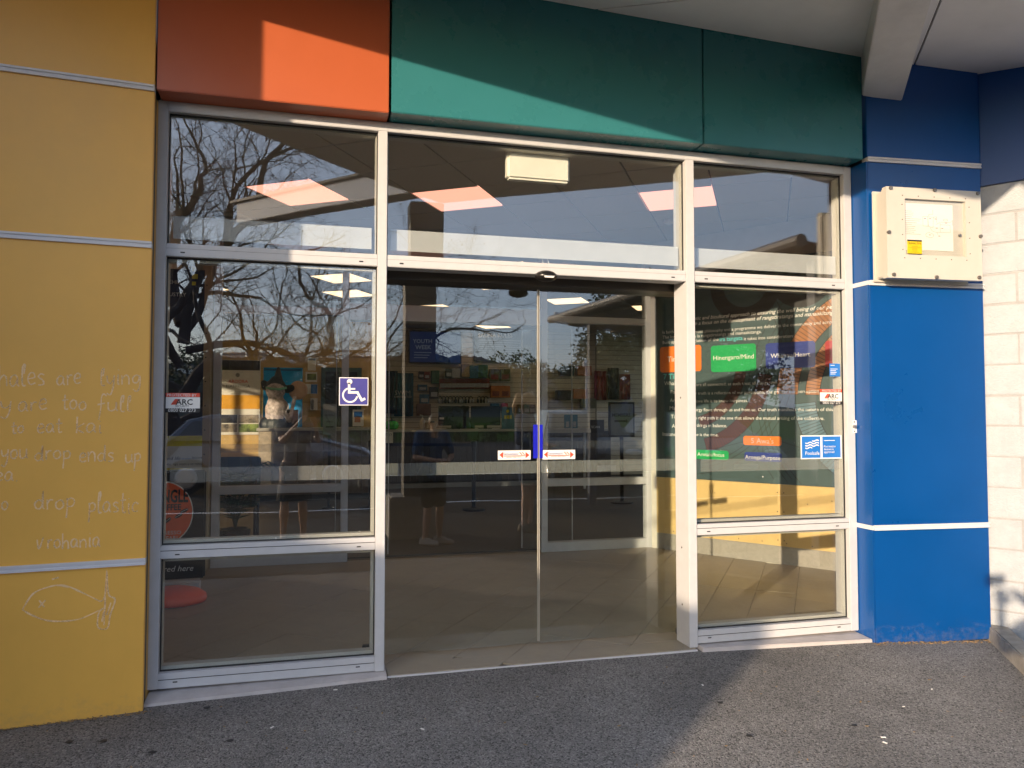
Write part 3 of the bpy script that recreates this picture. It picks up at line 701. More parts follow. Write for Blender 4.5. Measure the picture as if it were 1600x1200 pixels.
for sx, lab, side in ((778, 'white and orange door sensor sticker on the left door leaf', 0), (847.6, 'white and orange door sensor sticker on the right door leaf', 1)):
    t = thing('sensor_sticker', lab, 'sticker', tuple(U(sx+25, 718, Y=DY0)), 'door sensor stickers on the sliding doors')
    dy = -.7*side
    px_plate(t, 'panel', M_white, sx, 704+dy, sx+51, 717.8+dy, DY0)
    for q in (0, 1):
        xa = sx+2 if q == 0 else sx+49
        P = [U(xa, 711+dy, Y=DY0), U(xa+(6 if q == 0 else -6), 706+dy, Y=DY0), U(xa+(6 if q == 0 else -6), 716+dy, Y=DY0)]
        for p in P: p.y = DY0-.0022
        MB().prism(P, (0,.0008,0)).build('arrow', M_redp, t)
    px_text(t, 'Sensomatic', M_royal, sx+8.5, 711.0+dy, sx+32, 711.0+dy, DY0)
    px_plate(t, 'rule', M_redp, sx+9, 712.0+dy, sx+42, 712.7+dy, DY0, layer=1); 
    px_text(t, 'automatic sensor doors', M_blackp, sx+13, 715.0+dy, sx+36, 715.0+dy, DY0)
    for q in range(2):
        P = [U(sx+33+q*4, 706.5+dy, Y=DY0), U(sx+34.6+q*4, 706.5+dy, Y=DY0), U(sx+38.5+q*4, 711+dy, Y=DY0), U(sx+36.9+q*4, 711+dy, Y=DY0)]
        for p in P: p.y = DY0-.0022
        MB().prism(P, (0,.0008,0)).build('chevron', M_redp, t)
t = thing('pool_sticker', 'blue two part pool safety sticker low on the right pane', 'sticker', tuple(U(1283, 716, Y=PY0)))
px_plate(t, 'border', M_white, 1250.6, 680.3, 1315.5, 716.5, PY0)
px_plate(t, 'panel', M_bluep, 1252.4, 682, 1281.8, 715.2, PY0, layer=1); px_plate(t, 'panel', M_bluep, 1284.6, 682, 1313.4, 714.6, PY0, layer=1)
for i in range(3):
    for q, (xa, yb) in enumerate(((1258, 692+i*3.9), (1268.5, 688.4+i*3.9))):
        mb = MB(); top, bot = [], []
        for s_ in range(9):
            x = xa+s_*1.32; y = yb+1.1*math.sin(s_/8*6.28+.2)
            p = U(x, y-.85, Y=PY0); p.y = PY0-.0032-.0003*q; top.append(p); p = U(x, y+.85, Y=PY0); p.y = PY0-.0032-.0003*q; bot.append(p)
        mb.prism(top+bot[::-1], (0,.0008,0)); mb.build('wave', M_white, t)
px_text(t, 'Poolsafe', M_white, 1258, 710.8, 1280, 710.8, PY0, 2)
for s_, x1, y in (('Recreation', 1305, 699), ('Aotearoa', 1302, 703.4), ('approved', 1303, 707.8)): px_text(t, s_, M_white, 1287, y, x1, y, PY0, 2)
px_plate(t, 'rule', M_white, 1287, 687.8, 1304, 688.6, PY0, layer=2)
t = thing('notice_sticker', 'small plain blue sticker above the security sticker on the right', 'sticker', tuple(U(1304, 588, Y=PY0)))
px_plate(t, 'panel', M_bluep, 1295.8, 568, 1312.6, 588.2, PY0)
for i, (x1, y) in enumerate(((1304, 570.8), (1308.3, 576.6), (1305.8, 579.2), (1306.8, 581.8), (1305, 584.4))): px_plate(t, 'rule', M_white, 1297.4, y-.5, x1, y+.5, PY0, layer=1)

# ------------------------------------------------------------------ fire panel cabinet on the blue wall
fp = thing('alarm_cabinet', 'cream wall cabinet with a window and plan on the blue wall', 'cabinet', (3.8, -.2, 2.28))
fx, fy, fz = Vector((.9964, -.0844, 0)), Vector((-.0844, -.9964, 0)), Vector((0,0,1))
fo = Vector((3.455, -.152, 2.298)); fw, fh, fd = .672, .575, .135
def FPp(u, v, w_): return fo+fx*u+fz*v+fy*w_
def fbx(mb, u0, u1, v0, v1, w0, w1): return mb.prism([FPp(u0,v0,w0), FPp(u1,v0,w0), FPp(u1,v1,w0), FPp(u0,v1,w0)], fy*(w1-w0))
fbx(MB(), .012, fw-.012, .012, fh-.012, .012, fd-.055).build('body', M_cream, fp, bevel=.006)
fbx(MB(), -.006, fw+.004, -.006, fh+.004, .0, .012).build('back_flange', M_cream, fp, bevel=.003)
fbx(MB(), .006, fw-.006, .006, fh-.006, fd-.060, fd-.040).build('lid_flange', M_cream, fp, bevel=.004)
wu0, wu1, wv0, wv1 = .130, .560, .150, .505
lid = MB()
for a, b, c_, d_ in ((0, wu0, 0, fh), (wu1, fw, 0, fh), (wu0, wu1, 0, wv0), (wu0, wu1, wv1, fh)): fbx(lid, a, b, c_, d_, fd-.040, fd)
bmm = lid.build('lid', M_cream, fp)
fbx(MB(), wu0-.001, wu1+.001, wv0-.001, wv1+.001, fd-.030, fd-.024).build('plan_board', M_cream, fp)
fbx(MB(), wu0+.004, wu0+.355, wv0+.035, wv1-.022, fd-.0235, fd-.0225).build('plan_sheet', M_white, fp)
pw = fd-.0218
def pt(u, v, w_=None): return FPp(wu0+u, wv0+v, w_ or pw)
plan = MB()
def pline(a, b, wd=.0011):
    A, B = pt(*a), pt(*b); d = (B-A).normalized(); s_ = d.cross(fy)*wd; plan.prism([A-s_, B-s_, B+s_, A+s_], fy*.0003)
ww_, hh_ = .43, .355
def qz(x, y): return ((x-300)/720*ww_, (1-(y-110)/740)*hh_)
for poly in ([(535,325),(535,450),(595,455),(595,325),(535,325)], [(595,325),(600,455),(655,470),(660,330),(595,325)], [(660,330),(700,320),(700,400)], [(690,425),(740,395),(740,525),(690,530),(640,510),(620,470)], [(740,425),(860,425),(860,525),(740,525)], [(750,390),(860,390),(890,360),(890,430)], [(565,560),(600,530),(660,560),(655,590),(625,605),(570,590),(565,560)], [(655,230),(655,290),(605,295),(600,320)], [(780,350),(825,345),(830,370),(780,370),(780,350)], [(700,530),(712,565)]):
    for a, b in zip(poly[:-1], poly[1:]): pline(qz(*a), qz(*b), .0007)
for i, L_ in enumerate((405, 425, 420, 405, 510, 498, 462, 405, 445, 435, 450, 430, 510)): pline(qz(312, 262+i*25.3), qz(L_, 262+i*25.3), .0009)
for i, L_ in enumerate((330, 312, 325)): pline(qz(305, 175+i*24), qz(L_, 175+i*24), .0009)
pline(qz(540,772), qz(895,778), .0006)
plan.build('plan_drawing', pm('grey_ink', (.30,.26,.22), .7), fp)
for i, (x, y) in enumerate(((562,354),(625,354),(688,354),(700,475),(768,475),(815,402),(617,570),(730,580))):
    mb = MB(); A = pt(*qz(x-14, y)); mb.prism([A, A+fx*.014, A+fx*.014+fz*.003, A+fz*.003], fy*.0004); mb.build('plan_note', M_blackp, fp)
mb = MB(); A = pt(*qz(340, 832), w_=fd-.019); w2, h2 = .103, .088
mb.prism([A, A+fx*w2, A+fx*w2+fz*h2, A+fz*h2], fy*.001); mb.build('yellow_label', pm('label_yellow', (.80,.62,.01), .5), fp)
for z_, h_ in ((h2-.008, .010), (-.001, .004)):
    mb = MB(); B_ = A+fz*z_+fy*.0012; mb.prism([B_, B_+fx*w2, B_+fx*w2+fz*h_, B_+fz*h_], fy*.0005); mb.build('label_edge', M_dark, fp)
B_ = A+fy*.0016
text('SIGNAL', B_+fx*.008+fz*.062, B_+fx*.062+fz*.062, M_blackp, fp); text('fire', B_+fx*.066+fz*.062, B_+fx*.095+fz*.062, M_redp, fp)
for i, (a, b) in enumerate(((.03,.075),(.01,.095),(.033,.07),(.033,.07),(.033,.065),(.02,.085))):
    mb = MB(); q = B_+fz*(.048-i*.0075); mb.prism([q+fx*a, q+fx*b, q+fx*b+fz*.0016, q+fx*a+fz*.0016], fy*.0004); mb.build('label_line', pm('label_brown', (.35,.22,.01), .6), fp)
for u, v in ((.04,.02),(.34,.012),(.645,.02),(.012,.285),(.662,.285),(.34,.567),(.65,.562),(.03,.565)):
    MB().tube([FPp(u, v, fd-.004), FPp(u, v, fd+.010)], [.013, .011], 12).build('lid_screw', pm('screw_grey', (.16,.15,.14), .4, .4), fp)
for u, v in [(wu0-.018+i*.112, wv1+.018) for i in range(5)] + [(wu0-.01+i*.110, wv0-.022) for i in range(5)] + [(wu0-.022, wv0+.03+i*.095) for i in range(4)] + [(wu1+.025, wv0+.02+i*.1) for i in range(4)]:
    MB().tube([FPp(u, v, fd), FPp(u, v, fd+.002)], .0036, 8).build('rivet', pm('rivet_brown', (.12,.10,.08), .5), fp)
MB().tube([FPp(wu1-.03, wv0+.14, fd-.023), FPp(wu1-.03, wv0+.14, fd-.012)], .009, 10).build('latch', pm('steel', (.35,.34,.33), .3, .9), fp)
M_pgl = glass('cabinet_window', (.97,.97,.96), .03)
fbx(MB(), wu0+.0005, wu1-.0005, wv0+.0005, wv1-.0005, fd-.012, fd-.009).build('window', M_pgl, fp)

# ------------------------------------------------------------------ canopy, beam and column
def CZ(x, y): return 3.885-.033*x+.10*y
can = thing('canopy_roof', 'pale sheeted canopy roof over the entrance forecourt', 'canopy', (1.2, -1.5, 3.7))
poly = [Vector(p) for p in ((-1.95,-.14,0),(-1.95,-.93,0),(-.637,-1.851,0),(.507,-2.632,0),(1.20,-3.03,0),(3.233,-1.914,0),(3.95,-1.48,0),(6.2,-1.9,0),(6.2,-.14,0))]
poly.reverse()
bd = Vector((-.575,-.818,0)).normalized(); bp = Vector((3.56,-.13,0)); bnrm = Vector((bd.y,-bd.x,0)).normalized()
if bnrm.x < 0: bnrm = -bnrm
cuts = [-9, -4.35, -2.15, -.09, .21, 2.4, 9]; cuts2 = [-3, 1.15, 2.6, 9]
def ccw(q):
    return q
g_ = .006
convex_parts = []
for i in range(len(cuts)-1):
    for j in range(len(cuts2)-1):
        q = poly
        # the outline is not convex at its right-hand notch, so it is clipped in two halves
        for half in ((1,), (-1,)):
            q = [p.copy() for p in poly]
            q = clip(q, Vector((3.95,-1.48,0)), Vector((half[0]*-1., 0, 0)))
            for P_, n_ in ((bp+bnrm*(cuts[i]+g_), bnrm), (bp+bnrm*(cuts[i+1]-g_), -bnrm), (bp+bd*(cuts2[j]+g_), bd), (bp+bd*(cuts2[j+1]-g_), -bd)):
                if q: q = clip(q, P_, n_)
            if q and len(q) > 2:
                ar = sum((q[k].x*q[(k+1) % len(q)].y-q[(k+1) % len(q)].x*q[k].y) for k in range(len(q)))/2
                if abs(ar) < .02: continue
                MB().prism([Vector((p.x, p.y, CZ(p.x, p.y))) for p in q], (0,0,.02)).build('soffit_panel', M_soffit, can)
roofd = MB(); cen = Vector((1.6,-.9,0))
rp = [Vector((p.x, p.y, CZ(p.x, p.y)+.0215)) for p in poly]
roofd.prism(rp, (0,0,.10)); roofd.build('roof_deck', pm('roof_dark', (.06,.055,.05), .7), can)
for k in range(len(poly)):
    a, b = poly[k], poly[(k+1) % len(poly)]
    if a.y > -.2 and b.y > -.2: continue
    d = (b-a).normalized(); n_ = Vector((d.y,-d.x,0))
    if n_.dot(a-cen) < 0: n_ = -n_
    MB().prism([Vector((a.x, a.y, CZ(a.x,a.y)+.004))+n_*.002, Vector((b.x, b.y, CZ(b.x,b.y)+.004))+n_*.002, Vector((b.x, b.y, CZ(b.x,b.y)+.16))+n_*.002, Vector((a.x, a.y, CZ(a.x,a.y)+.16))+n_*.002], n_*.03).build('gutter_board', M_beam, can)
bm_ = thing('canopy_beam', 'grey box beam running out from the blue wall under the canopy', 'beam', (3.5, -.2, 3.5))
def BP(s_, o_, z_): q = bp+bd*s_+bnrm*o_; return Vector((q.x, q.y, 3.50+.065*s_+z_))
S0, S1 = .004, 7.85
bs = -bd.x/bd.y
def cutwall(o_, s_, z_):
    q = BP(s_, o_, z_)
    return q
b0 = [cutwall(o_, S0-(bnrm.y*o_)/bd.y, z_) for o_, z_ in ((-.125,0),(.125,0),(.125,.30),(-.125,.30))]
b1 = [BP(S1, o_, z_) for o_, z_ in ((-.125,0.03),(.125,0.03),(.125,.30),(-.125,.30))]
MB().add(b0+b1, [(0,1,2,3),(7,6,5,4),(0,4,5,1),(1,5,6,2),(2,6,7,3),(3,7,4,0)]).build('box_section', M_beam, bm_, bevel=.006)
MB().add([p+Vector((0,0,.305)) for p in [BP(2.5,-.17,0),BP(2.5,.17,0),BP(2.5,.17,.03),BP(2.5,-.17,.03)]]+[p+Vector((0,0,.305)) for p in [BP(S1+.1,-.17,0),BP(S1+.1,.17,0),BP(S1+.1,.17,.03),BP(S1+.1,-.17,.03)]], [(0,1,2,3),(7,6,5,4),(0,4,5,1),(1,5,6,2),(2,6,7,3),(3,7,4,0)]).build('flashing', pm('flashing_dark', (.08,.075,.07), .5), bm_)
co = thing('canopy_column', 'dark square canopy column on a concrete plinth behind the photographer', 'column', (1.22, -4.3, GZ))
MB().box(1.03, 1.40, -4.45, -4.15, GZ+.5, 3.86).build('shaft', pm('column_brown', (.11,.095,.08), .5, 0., .1, 5), co, bevel=.01)
MB().box(.86, 1.44, -4.62, -4.10, GZ, GZ+.5).build('plinth', M_conc, co, bevel=.02)

# ================================================================== INSIDE
# right-hand wall of the vestibule: skirting, plywood sheets, mural board with its lettering
vw = thing('vestibule_wall', 'sunlit vestibule wall with yellow plywood below a green mural board', 'wall', tuple(W0+WE*1.5))
def WP(s_, z, o_=0.): return W0+WE*s_+WNI*o_+Vector((0,0,z))
def wq(mb, s0, s1, z0, z1, o0, o1): return mb.prism([WP(s0,z0,o0), WP(s1,z0,o0), WP(s1,z1,o0), WP(s0,z1,o0)], WNI*(o1-o0))
SEND = 3.75
wq(MB(), -.1, SEND, .01, 3.29, -.15, -.002).build('backing', M_wall_in, vw)
wq(MB(), .005, SEND, .028, .192, 0, .012).build('skirting', M_skirt, vw)
def on_wall(px, py):
    p = UP(px, py, W0+WNI*.012, WNI); d = p-W0; return d.dot(WE), p.z
sj = on_wall(1220, 800)[0]
for a, b in ((.005, sj-.002), (sj+.002, sj+1.22), (sj+1.224, SEND)):
    wq(MB(), a, b, .196, .778, 0, .014).build('plywood_sheet', M_ply, vw, bevel=.001)
for s_ in (sj-.03, sj+.03):
    for z in (.25, .40, .52, .70): MB().tube([WP(s_, z, .013), WP(s_, z, .0155)], .0055, 8).build('screw', M_dark, vw)
for k in range(9): MB().tube([WP(.2+k*.235, .225, .013), WP(.2+k*.235, .225, .0155)], .005, 8).build('screw', M_dark, vw)
for px, py in ((1117,770),(1300,783),(1262,788)):
    s_, z = on_wall(px, py); MB().tube([WP(s_, z, .013), WP(s_, z, .0155)], .005, 8).build('screw', M_dark, vw)
wq(MB(), .005, SEND, .782, 2.95, 0, .020).build('mural_board', M_mural, vw)
MO = .0205
def WU(px, py):
    p = UP(px, py, W0+WNI*MO, WNI); d = p-W0; return d.dot(WE), p.z
def rrect(s0, s1, z0, z1, r_, o_, mat, name):
    pts = []
    for cx_, cz_, a0 in ((s1-r_, z1-r_, 0), (s0+r_, z1-r_, 90), (s0+r_, z0+r_, 180), (s1-r_, z0+r_, 270)):
        for k in range(7): a_ = R(a0+k*15); pts.append(WP(cx_+r_*math.cos(a_), cz_+r_*math.sin(a_), o_))
    MB().prism(pts, WNI*.0012).build(name, mat, vw)
def wbox(px0, py0, px1, py1, mat, name='word_box', r_=.03, o_=MO+.002):
    s0, za = WU(px0, (py0+py1)/2); s1, zb = WU(px1, (py0+py1)/2)
    h0 = WU((px0+px1)/2, py0)[1]; h1 = WU((px0+px1)/2, py1)[1]
    rrect(s0, s1, h1, h0, r_, o_, mat, name)
def arc_band(c_s, c_z, r0, r1, a0, a1, mat, n=28, ribs=0):
    mb = MB()
    pts = [WP(c_s+r1*math.cos(R(a0+(a1-a0)*k/n)), c_z+r1*math.sin(R(a0+(a1-a0)*k/n)), MO+.0004) for k in range(n+1)]
    pin = [WP(c_s+r0*math.cos(R(a0+(a1-a0)*k/n)), c_z+r0*math.sin(R(a0+(a1-a0)*k/n)), MO+.0004) for k in range(n+1)]
    ok = lambda q: .79 < q.z < 2.94 and .01 < (q-W0).dot(WE) < SEND-.01
    for k in range(n):
        if all(ok(q) for q in (pts[k], pts[k+1], pin[k+1], pin[k])): mb.prism([pts[k], pts[k+1], pin[k+1], pin[k]], WNI*.0006)
    if mb.v: mb.build('curved_band', mat, vw)
    if ribs:
        mb = MB()
        for k in range(ribs+1):
            a_ = R(a0+(a1-a0)*k/ribs); u_ = Vector((math.cos(a_), math.sin(a_))); w_ = .0022
            A = WP(c_s+r0*u_.x, c_z+r0*u_.y, MO+.0012); B = WP(c_s+r1*u_.x, c_z+r1*u_.y, MO+.0012); d = (B-A).normalized().cross(WNI)*w_
            if ok(A) and ok(B): mb.prism([A-d, B-d, B+d, A+d], WNI*.0004)
        for rr_ in (r0, r1):
            for k in range(n):
                A, B = [WP(c_s+rr_*math.cos(R(a0+(a1-a0)*(k+q)/n)), c_z+rr_*math.sin(R(a0+(a1-a0)*(k+q)/n)), MO+.0012) for q in (0, 1)]
                d = (B-A).normalized().cross(WNI)*.003
                if ok(A) and ok(B): mb.prism([A-d, B-d, B+d, A+d], WNI*.0004)
        mb.build('band_lines', M_blackp, vw)
arc_band(2.36, 1.60, .86, 1.06, 88, 178, M_copper, ribs=44)
arc_band(2.36, 1.60, .66, .79, 88, 178, M_copper, ribs=36)
arc_band(2.36, 1.62, .70, .90, 185, 262, M_slate, ribs=36)
arc_band(.35, 1.95, .78, .92, 285, 352, pm('red_band_print', (.070,.022,.022), .5), ribs=36)
arc_band(.35, 1.95, .55, .66, 285, 352, pm('red_band_print', (.070,.022,.022), .5), ribs=30)
for r_ in (1.16, 1.20, 1.25, 1.34): arc_band(2.36, 1.6, r_, r_+.005, 92, 262, M_blackp, 40)
for r_ in (1.02, 1.06, 1.12): arc_band(.35, 1.95, r_, r_+.005, 270, 400, M_blackp, 40)
arc_band(1.0, 2.72, .22, .36, 180, 360, M_blackp, 24); arc_band(1.55, 2.75, .18, .30, 180, 360, M_blackp, 24)
wbox(1031.5, 540.5, 1096, 581, M_orange); wbox(1111, 538.5, 1181.5, 580.5, M_green); wbox(1196.5, 534.5, 1274, 575, M_royal); wbox(1289.5, 531, 1345, 573, M_crim)
wbox(1161.8, 681.5, 1221.3, 696, M_orange, r_=.022); wbox(1063, 703.2, 1138.5, 717.5, M_green, r_=.022); wbox(1163.5, 707, 1222, 721, M_royal, r_=.022)
def wline(px0, py0, px1, py1):
    (s0, z0), (s1, z1) = WU(px0, py0), WU(px1, py1); A, B = WP(s0, z0, MO+.0004), WP(s1, z1, MO+.0004); d = (B-A).normalized().cross(WNI)*.0022
    MB().prism([A-d, B-d, B+d, A+d], WNI*.0006).build('link_line', M_blackp, vw)
wline(1192, 696, 1192, 707); wline(1162, 690, 1112, 703); wline(1221, 690, 1262, 703)
def wt(s, px0, px1, py0, py1=None, mat=None, sh=0., bold=0., o_=MO+.0006):
    (s0, z0), (s1, z1) = WU(px0, py0), WU(px1, py1 if py1 is not None else py0)
    z = z0 if py1 is None else None
    A = WP(s0, z0, o_); B = WP(s1, z0 if py1 is None else z1, o_)
    if py1 is not None: B = WP(s1, (z0+z1)/2, o_); A = WP(s0, (z0+z1)/2, o_)
    text(s, A, B, mat or M_white, vw, up=(0,0,1), shear=sh, bold=bold, depth=.001)
wt('holistic and bicultural approach to ensuring the well being of our people', 1074, 1317, 497.5, 485, sh=.28, bold=.012)
wt('with a focus on the development of rangatiratanga and manaakitanga', 1077, 1306, 507, 492.6, sh=.28, bold=.012)
wt('Is both our', 1035.5, 1064, 521, 520.3); wt('ment philosophy and a programme we deliver in the community and across', 1086, 1305.5, 519, 507)
wt('The kawa', 1035.5, 1060.5, 529, 528.2); wt('a is rangatiratanga and manaakitanga.', 1085, 1190, 526.5, 521.5)
wt('Built upon', 1035.5, 1061, 537, 536.5); wt('ciation of the', 1085, 1123, 534.5, 533); wt('ira tangata', 1124.5, 1160.5, 533, 531.2, M_cyan, bold=.02); wt('it takes into consideration:', 1162.5, 1240, 531, 528)
BO = MO+.0034
wt('Tinana', 1043, 1072, 565.5, None, None, 0, 0, BO); wt('Hinengaro/Mind', 1115, 1178, 562.5, 560.5, None, 0, 0, BO); wt('Whanau/Heart', 1204.5, 1266, 559.8, 556.5, None, 0, 0, BO)
wt('7 Tika', 1037, 1063, 592.5, 591.5, M_cyan, bold=.02)
wt('Whakapapa', 1038, 1076, 601.7, 601.5); wt('are all connected; as such treat all things with respect.', 1088, 1241.5, 602.5, 600.5)
wt('Pono', 1048, 1062, 615, 614.8); wt('our truth is a reflection of our perception, the greater our perception', 1080, 1279.5, 615.5, 615)
wt('Aroha', 1047, 1065, 628, 628); wt('love life is to know happiness.', 1087.5, 1168.5, 628.6, 628.6)
wt('Mana', 1046.5, 1063, 640.5, 640.5); wt('ergy flows through us and from us. Our truth manifests the nature of this e', 1086.5, 1308, 641.5, 643.5, bold=.006)
wt('Tika', 1048.5, 1061.5, 653.8, 653.8); wt('e right path is the one that allows the mutual arising of the collective.', 1086.5, 1288, 654, 657.5, bold=.006)
wt('Aio', 1050, 1060.5, 668.2, 668.2, bold=.01); wt('things in balance.', 1088.5, 1136, 667, 667.6, bold=.006)
wt('Inaianei t', 1035.5, 1063, 681, 681.4, bold=.006); wt('w is the time.', 1087, 1122.5, 681, 682, bold=.006)
wt("5 Awa's", 1174, 1209, 693, 692.6, pm('faded_print', (.52,.42,.33), .6), 0, 0, BO); wt('Arotahi/focus', 1090, 1132, 713, 713, None, 0, .004, BO); wt('Aronga/Purpose', 1164.5, 1219.5, 717.5, 717.8, None, 0, .004, BO)

# left wall of the vestibule
lw = thing('vestibule_side_wall', 'dark side wall of the vestibule behind the banner on the left', 'wall', (-1.2, 1.7, .03))
MB().box(-1.32, -1.18, .2, 3.1, .02, 3.29).build('lining', M_wall_in, lw)
MB().box(-1.178, -1.165, .2, 3.1, .03, .17).build('skirting', M_skirt, lw)

# inner glazed screens on both sides of the inner door opening
def screen(name_label, x0, x1, y, z1, rails, lab):
    t = thing('inner_screen', lab, 'glazed screen', ((x0+x1)/2, y, .03), 'inner vestibule screens')
    for a, b in ((x0, x0+.065), (x1-.065, x1)): MB().box(a, b, y, y+.11, .03, z1).build('stile', M_alu_in, t, bevel=.003)
    for za, zb in rails: MB().box(x0+.065, x1-.065, y+.003, y+.105, za, zb).build('rail', M_alu_in, t, bevel=.003)
    for (a0, a1), (b0, b1) in zip(rails[:-1], rails[1:]): MB().box(x0+.067, x1-.067, y+.045, y+.053, a1+.002, b0-.002).build('pane', GL_I, t)
    MB().box(x0+.067, x1-.067, y+.0545, y+.0552, 1.085, 1.165).build('frosted_strip', FILM, t)
    return t
RL = [(.03,.125), (.70,.775), (2.40,2.47), (3.22,3.29)]
screen('', -.915, .315, 3.24, 3.29, RL, 'inner glazed screen left of the inner doorway in front of the posters')
screen('', 2.262, 3.50, 3.24, 3.29, RL, 'inner glazed screen right of the inner doorway beside the mural')
ib = thing('inner_door_header', 'grey header over the inner doorway between the two screens', 'door header', (1.3, 3.3, 2.4))
MB().box(.318, 2.259, 3.22, 3.40, 2.36, 2.52).build('cover', M_alu_in, ib, bevel=.004)
MB().box(.318, 2.259, 3.27, 3.278, 2.525, 3.29).build('pane', GL_I, ib)
for x, lab in ((.33, 'parked glass door leaf edge left'), (.62, '')):
    pass
dlp = thing('inner_door_leaf', 'open inner glass door leaf parked by the left screen', 'door', (.55, 3.45, .03))
MB().box(.20, .72, 3.43, 3.438, .05, 2.36).build('pane', GL_I, dlp)
for x in (.2, .715): MB().box(x, x+.008, 3.425, 3.443, .05, 2.36).build('edge', M_alu, dlp)
dlp2 = thing('inner_door_leaf', 'open inner glass door leaf parked behind the right screen', 'door', (2.5, 3.45, .03))
MB().box(2.10, 2.66, 3.43, 3.438, .05, 2.36).build('pane', GL_I, dlp2)
for x in (2.10, 2.655): MB().box(x, x+.008, 3.425, 3.443, .05, 2.36).build('edge', M_alu, dlp2)
pst = thing('ply_post', 'pale plywood edge post beside the left inner screen', 'post', (-.96, 3.2, .03))
MB().box(-1.0, -.925, 3.12, 3.35, .03, 3.29).build('board', pm('post_ply', (.42,.34,.22), .6), pst)
for k in range(12): MB().tube([(-.965, 3.119, .2+k*.22), (-.965, 3.116, .2+k*.22)], .006, 8).build('screw', M_dark, pst)

# ceiling: tiles in a turned grid, light panels
ceilo = bpy.data.objects.new('ceiling', None); COL.objects.link(ceilo); ceilo['kind'] = 'structure'; ceilo.location = (1, 4, 3.3)
MB().box(-7, 9.5, .18, 14, 3.36, 3.42).build('slab', M_dark, ceilo)
CA = Vector((-.565, 2.235, 0)); cu_ = Vector((.834, -.551, 0)); cv_ = Vector((.551, .834, 0)); TS = .602
lightcells = {}
def cell_of(px, py):
    p = U(px, py, Z=3.3); d = p-CA; return int(math.floor(d.dot(cu_)/TS)), int(math.floor(d.dot(cv_)/TS))
M_led = emis('led_panel', (1.0, .42, .29), .52); M_led2 = emis('led_panel_warm', (1.0, .66, .36), .85)
vest = set(cell_of(*p) for p in ((468,300),(750,306),(1010,312)))
shop = set(cell_of(*p) for p in ((762,446),(525,459),(358,505),(900,470),(1000,480),(440,492),(640,480)))
cellmesh = {}
ti = 0
for i in range(-12, 20):
    for j in range(-9, 22):
        o = CA+cu_*(i*TS)+cv_*(j*TS); c_ = o+(cu_+cv_)*TS/2
        if not (-6.5 < c_.x < 8.5 and .45 < c_.y < 13.4): continue
        g_ = .007
        q = [o+cu_*g_+cv_*g_, o+cu_*(TS-g_)+cv_*g_, o+cu_*(TS-g_)+cv_*(TS-g_), o+cu_*g_+cv_*(TS-g_)]
        if (i, j) in vest or (i, j) in shop or (c_.y > 4 and i % 4 == 1 and j % 5 == 1):
            lab = 'lit square ceiling panel in the vestibule' if (i, j) in vest else 'lit square ceiling panel over the shop floor'
            t = thing('light_panel', lab, 'ceiling light', tuple(c_+Vector((0,0,3.3))), 'lit ceiling panels')
            MB().prism([p+Vector((0,0,3.3)) for p in q], (0,0,.02)).build('diffuser', M_led if (i, j) in vest else M_led2, t)
        elif c_.y < 3.6:
            MB().prism([p+Vector((0,0,3.3+random.uniform(-.001,.001))) for p in q], (0,0,.02)).build('ceiling_tile', M_ceil, ceilo)
st = MB()
for i in range(-12, 20):
    for j in range(-9, 22):
        o = CA+cu_*(i*TS)+cv_*(j*TS); c_ = o+(cu_+cv_)*TS/2
        if not (-6.5 < c_.x < 8.5 and .45 < c_.y < 13.4) or c_.y < 3.6: continue
        if (i, j) in vest or (i, j) in shop or (c_.y > 4 and i % 4 == 1 and j % 5 == 1): continue
        g_ = .006; q = [o+cu_*g_+cv_*g_, o+cu_*(TS-g_)+cv_*g_, o+cu_*(TS-g_)+cv_*(TS-g_), o+cu_*g_+cv_*(TS-g_)]
        st.prism([p+Vector((0,0,3.3)) for p in q], (0,0,.02))
st.build('far_ceiling_tiles', M_ceil, ceilo, kind='stuff')
shp = sorted((o for o in bpy.data.objects if o.name.startswith('light_panel') and o['label'].endswith('shop floor')), key=lambda o: (o.location-CAM).length)
ORDL = ('nearest','second nearest','third nearest','fourth nearest','fifth nearest','sixth nearest','seventh nearest','eighth nearest','ninth nearest','tenth nearest','eleventh nearest','twelfth nearest','thirteenth nearest','fourteenth nearest','fifteenth nearest','sixteenth nearest','seventeenth nearest','eighteenth nearest','nineteenth nearest','twentieth nearest','fourth furthest','third furthest','second furthest','furthest','very furthest')
for k, o in enumerate(shp): o['label'] = ORDL[min(k, 24)]+' lit square ceiling panel over the shop floor'
# the number the light panels of one kind: say where each hangs
for k, (px, lab) in enumerate(((468, 'lit square ceiling panel seen through the left transom pane'), (750, 'lit square ceiling panel below the exit light box'), (1010, 'lit square ceiling panel cut by the right door mullion'))):
    cc_ = cell_of(px, (300, 306, 312)[k]); c_ = CA+cu_*((cc_[0]+.5)*TS)+cv_*((cc_[1]+.5)*TS)
    for o in list(bpy.data.objects):
        if o.name.startswith('light_panel') and (o.location-Vector((c_.x, c_.y, 3.3))).length < .05: o['label'] = lab
ex = thing('exit_light_box', 'cream exit light box hanging inside the middle transom pane', 'exit light', (1.3, .16, 2.9))
a, b = U(793, 232, Y=.120), U(891, 286, Y=.120)
MB().box(a.x, b.x, .120, .19, b.z, 3.082).build('case', pm('exit_cream', (.88, .85, .76), .4), ex, bevel=.014)
smc = MB(); smc.lathe([(.001,3.255),(.045,3.26),(.055,3.28),(.055,3.299)], (0,0,0), 16); 
p_ = U(1046, 346, Z=3.28); smc.v = [v+Vector((p_.x, p_.y, 0)) for v in smc.v]
tag(smc.build('smoke_detector', M_white, smooth=True), 'white smoke detector on the vestibule ceiling', 'smoke detector')

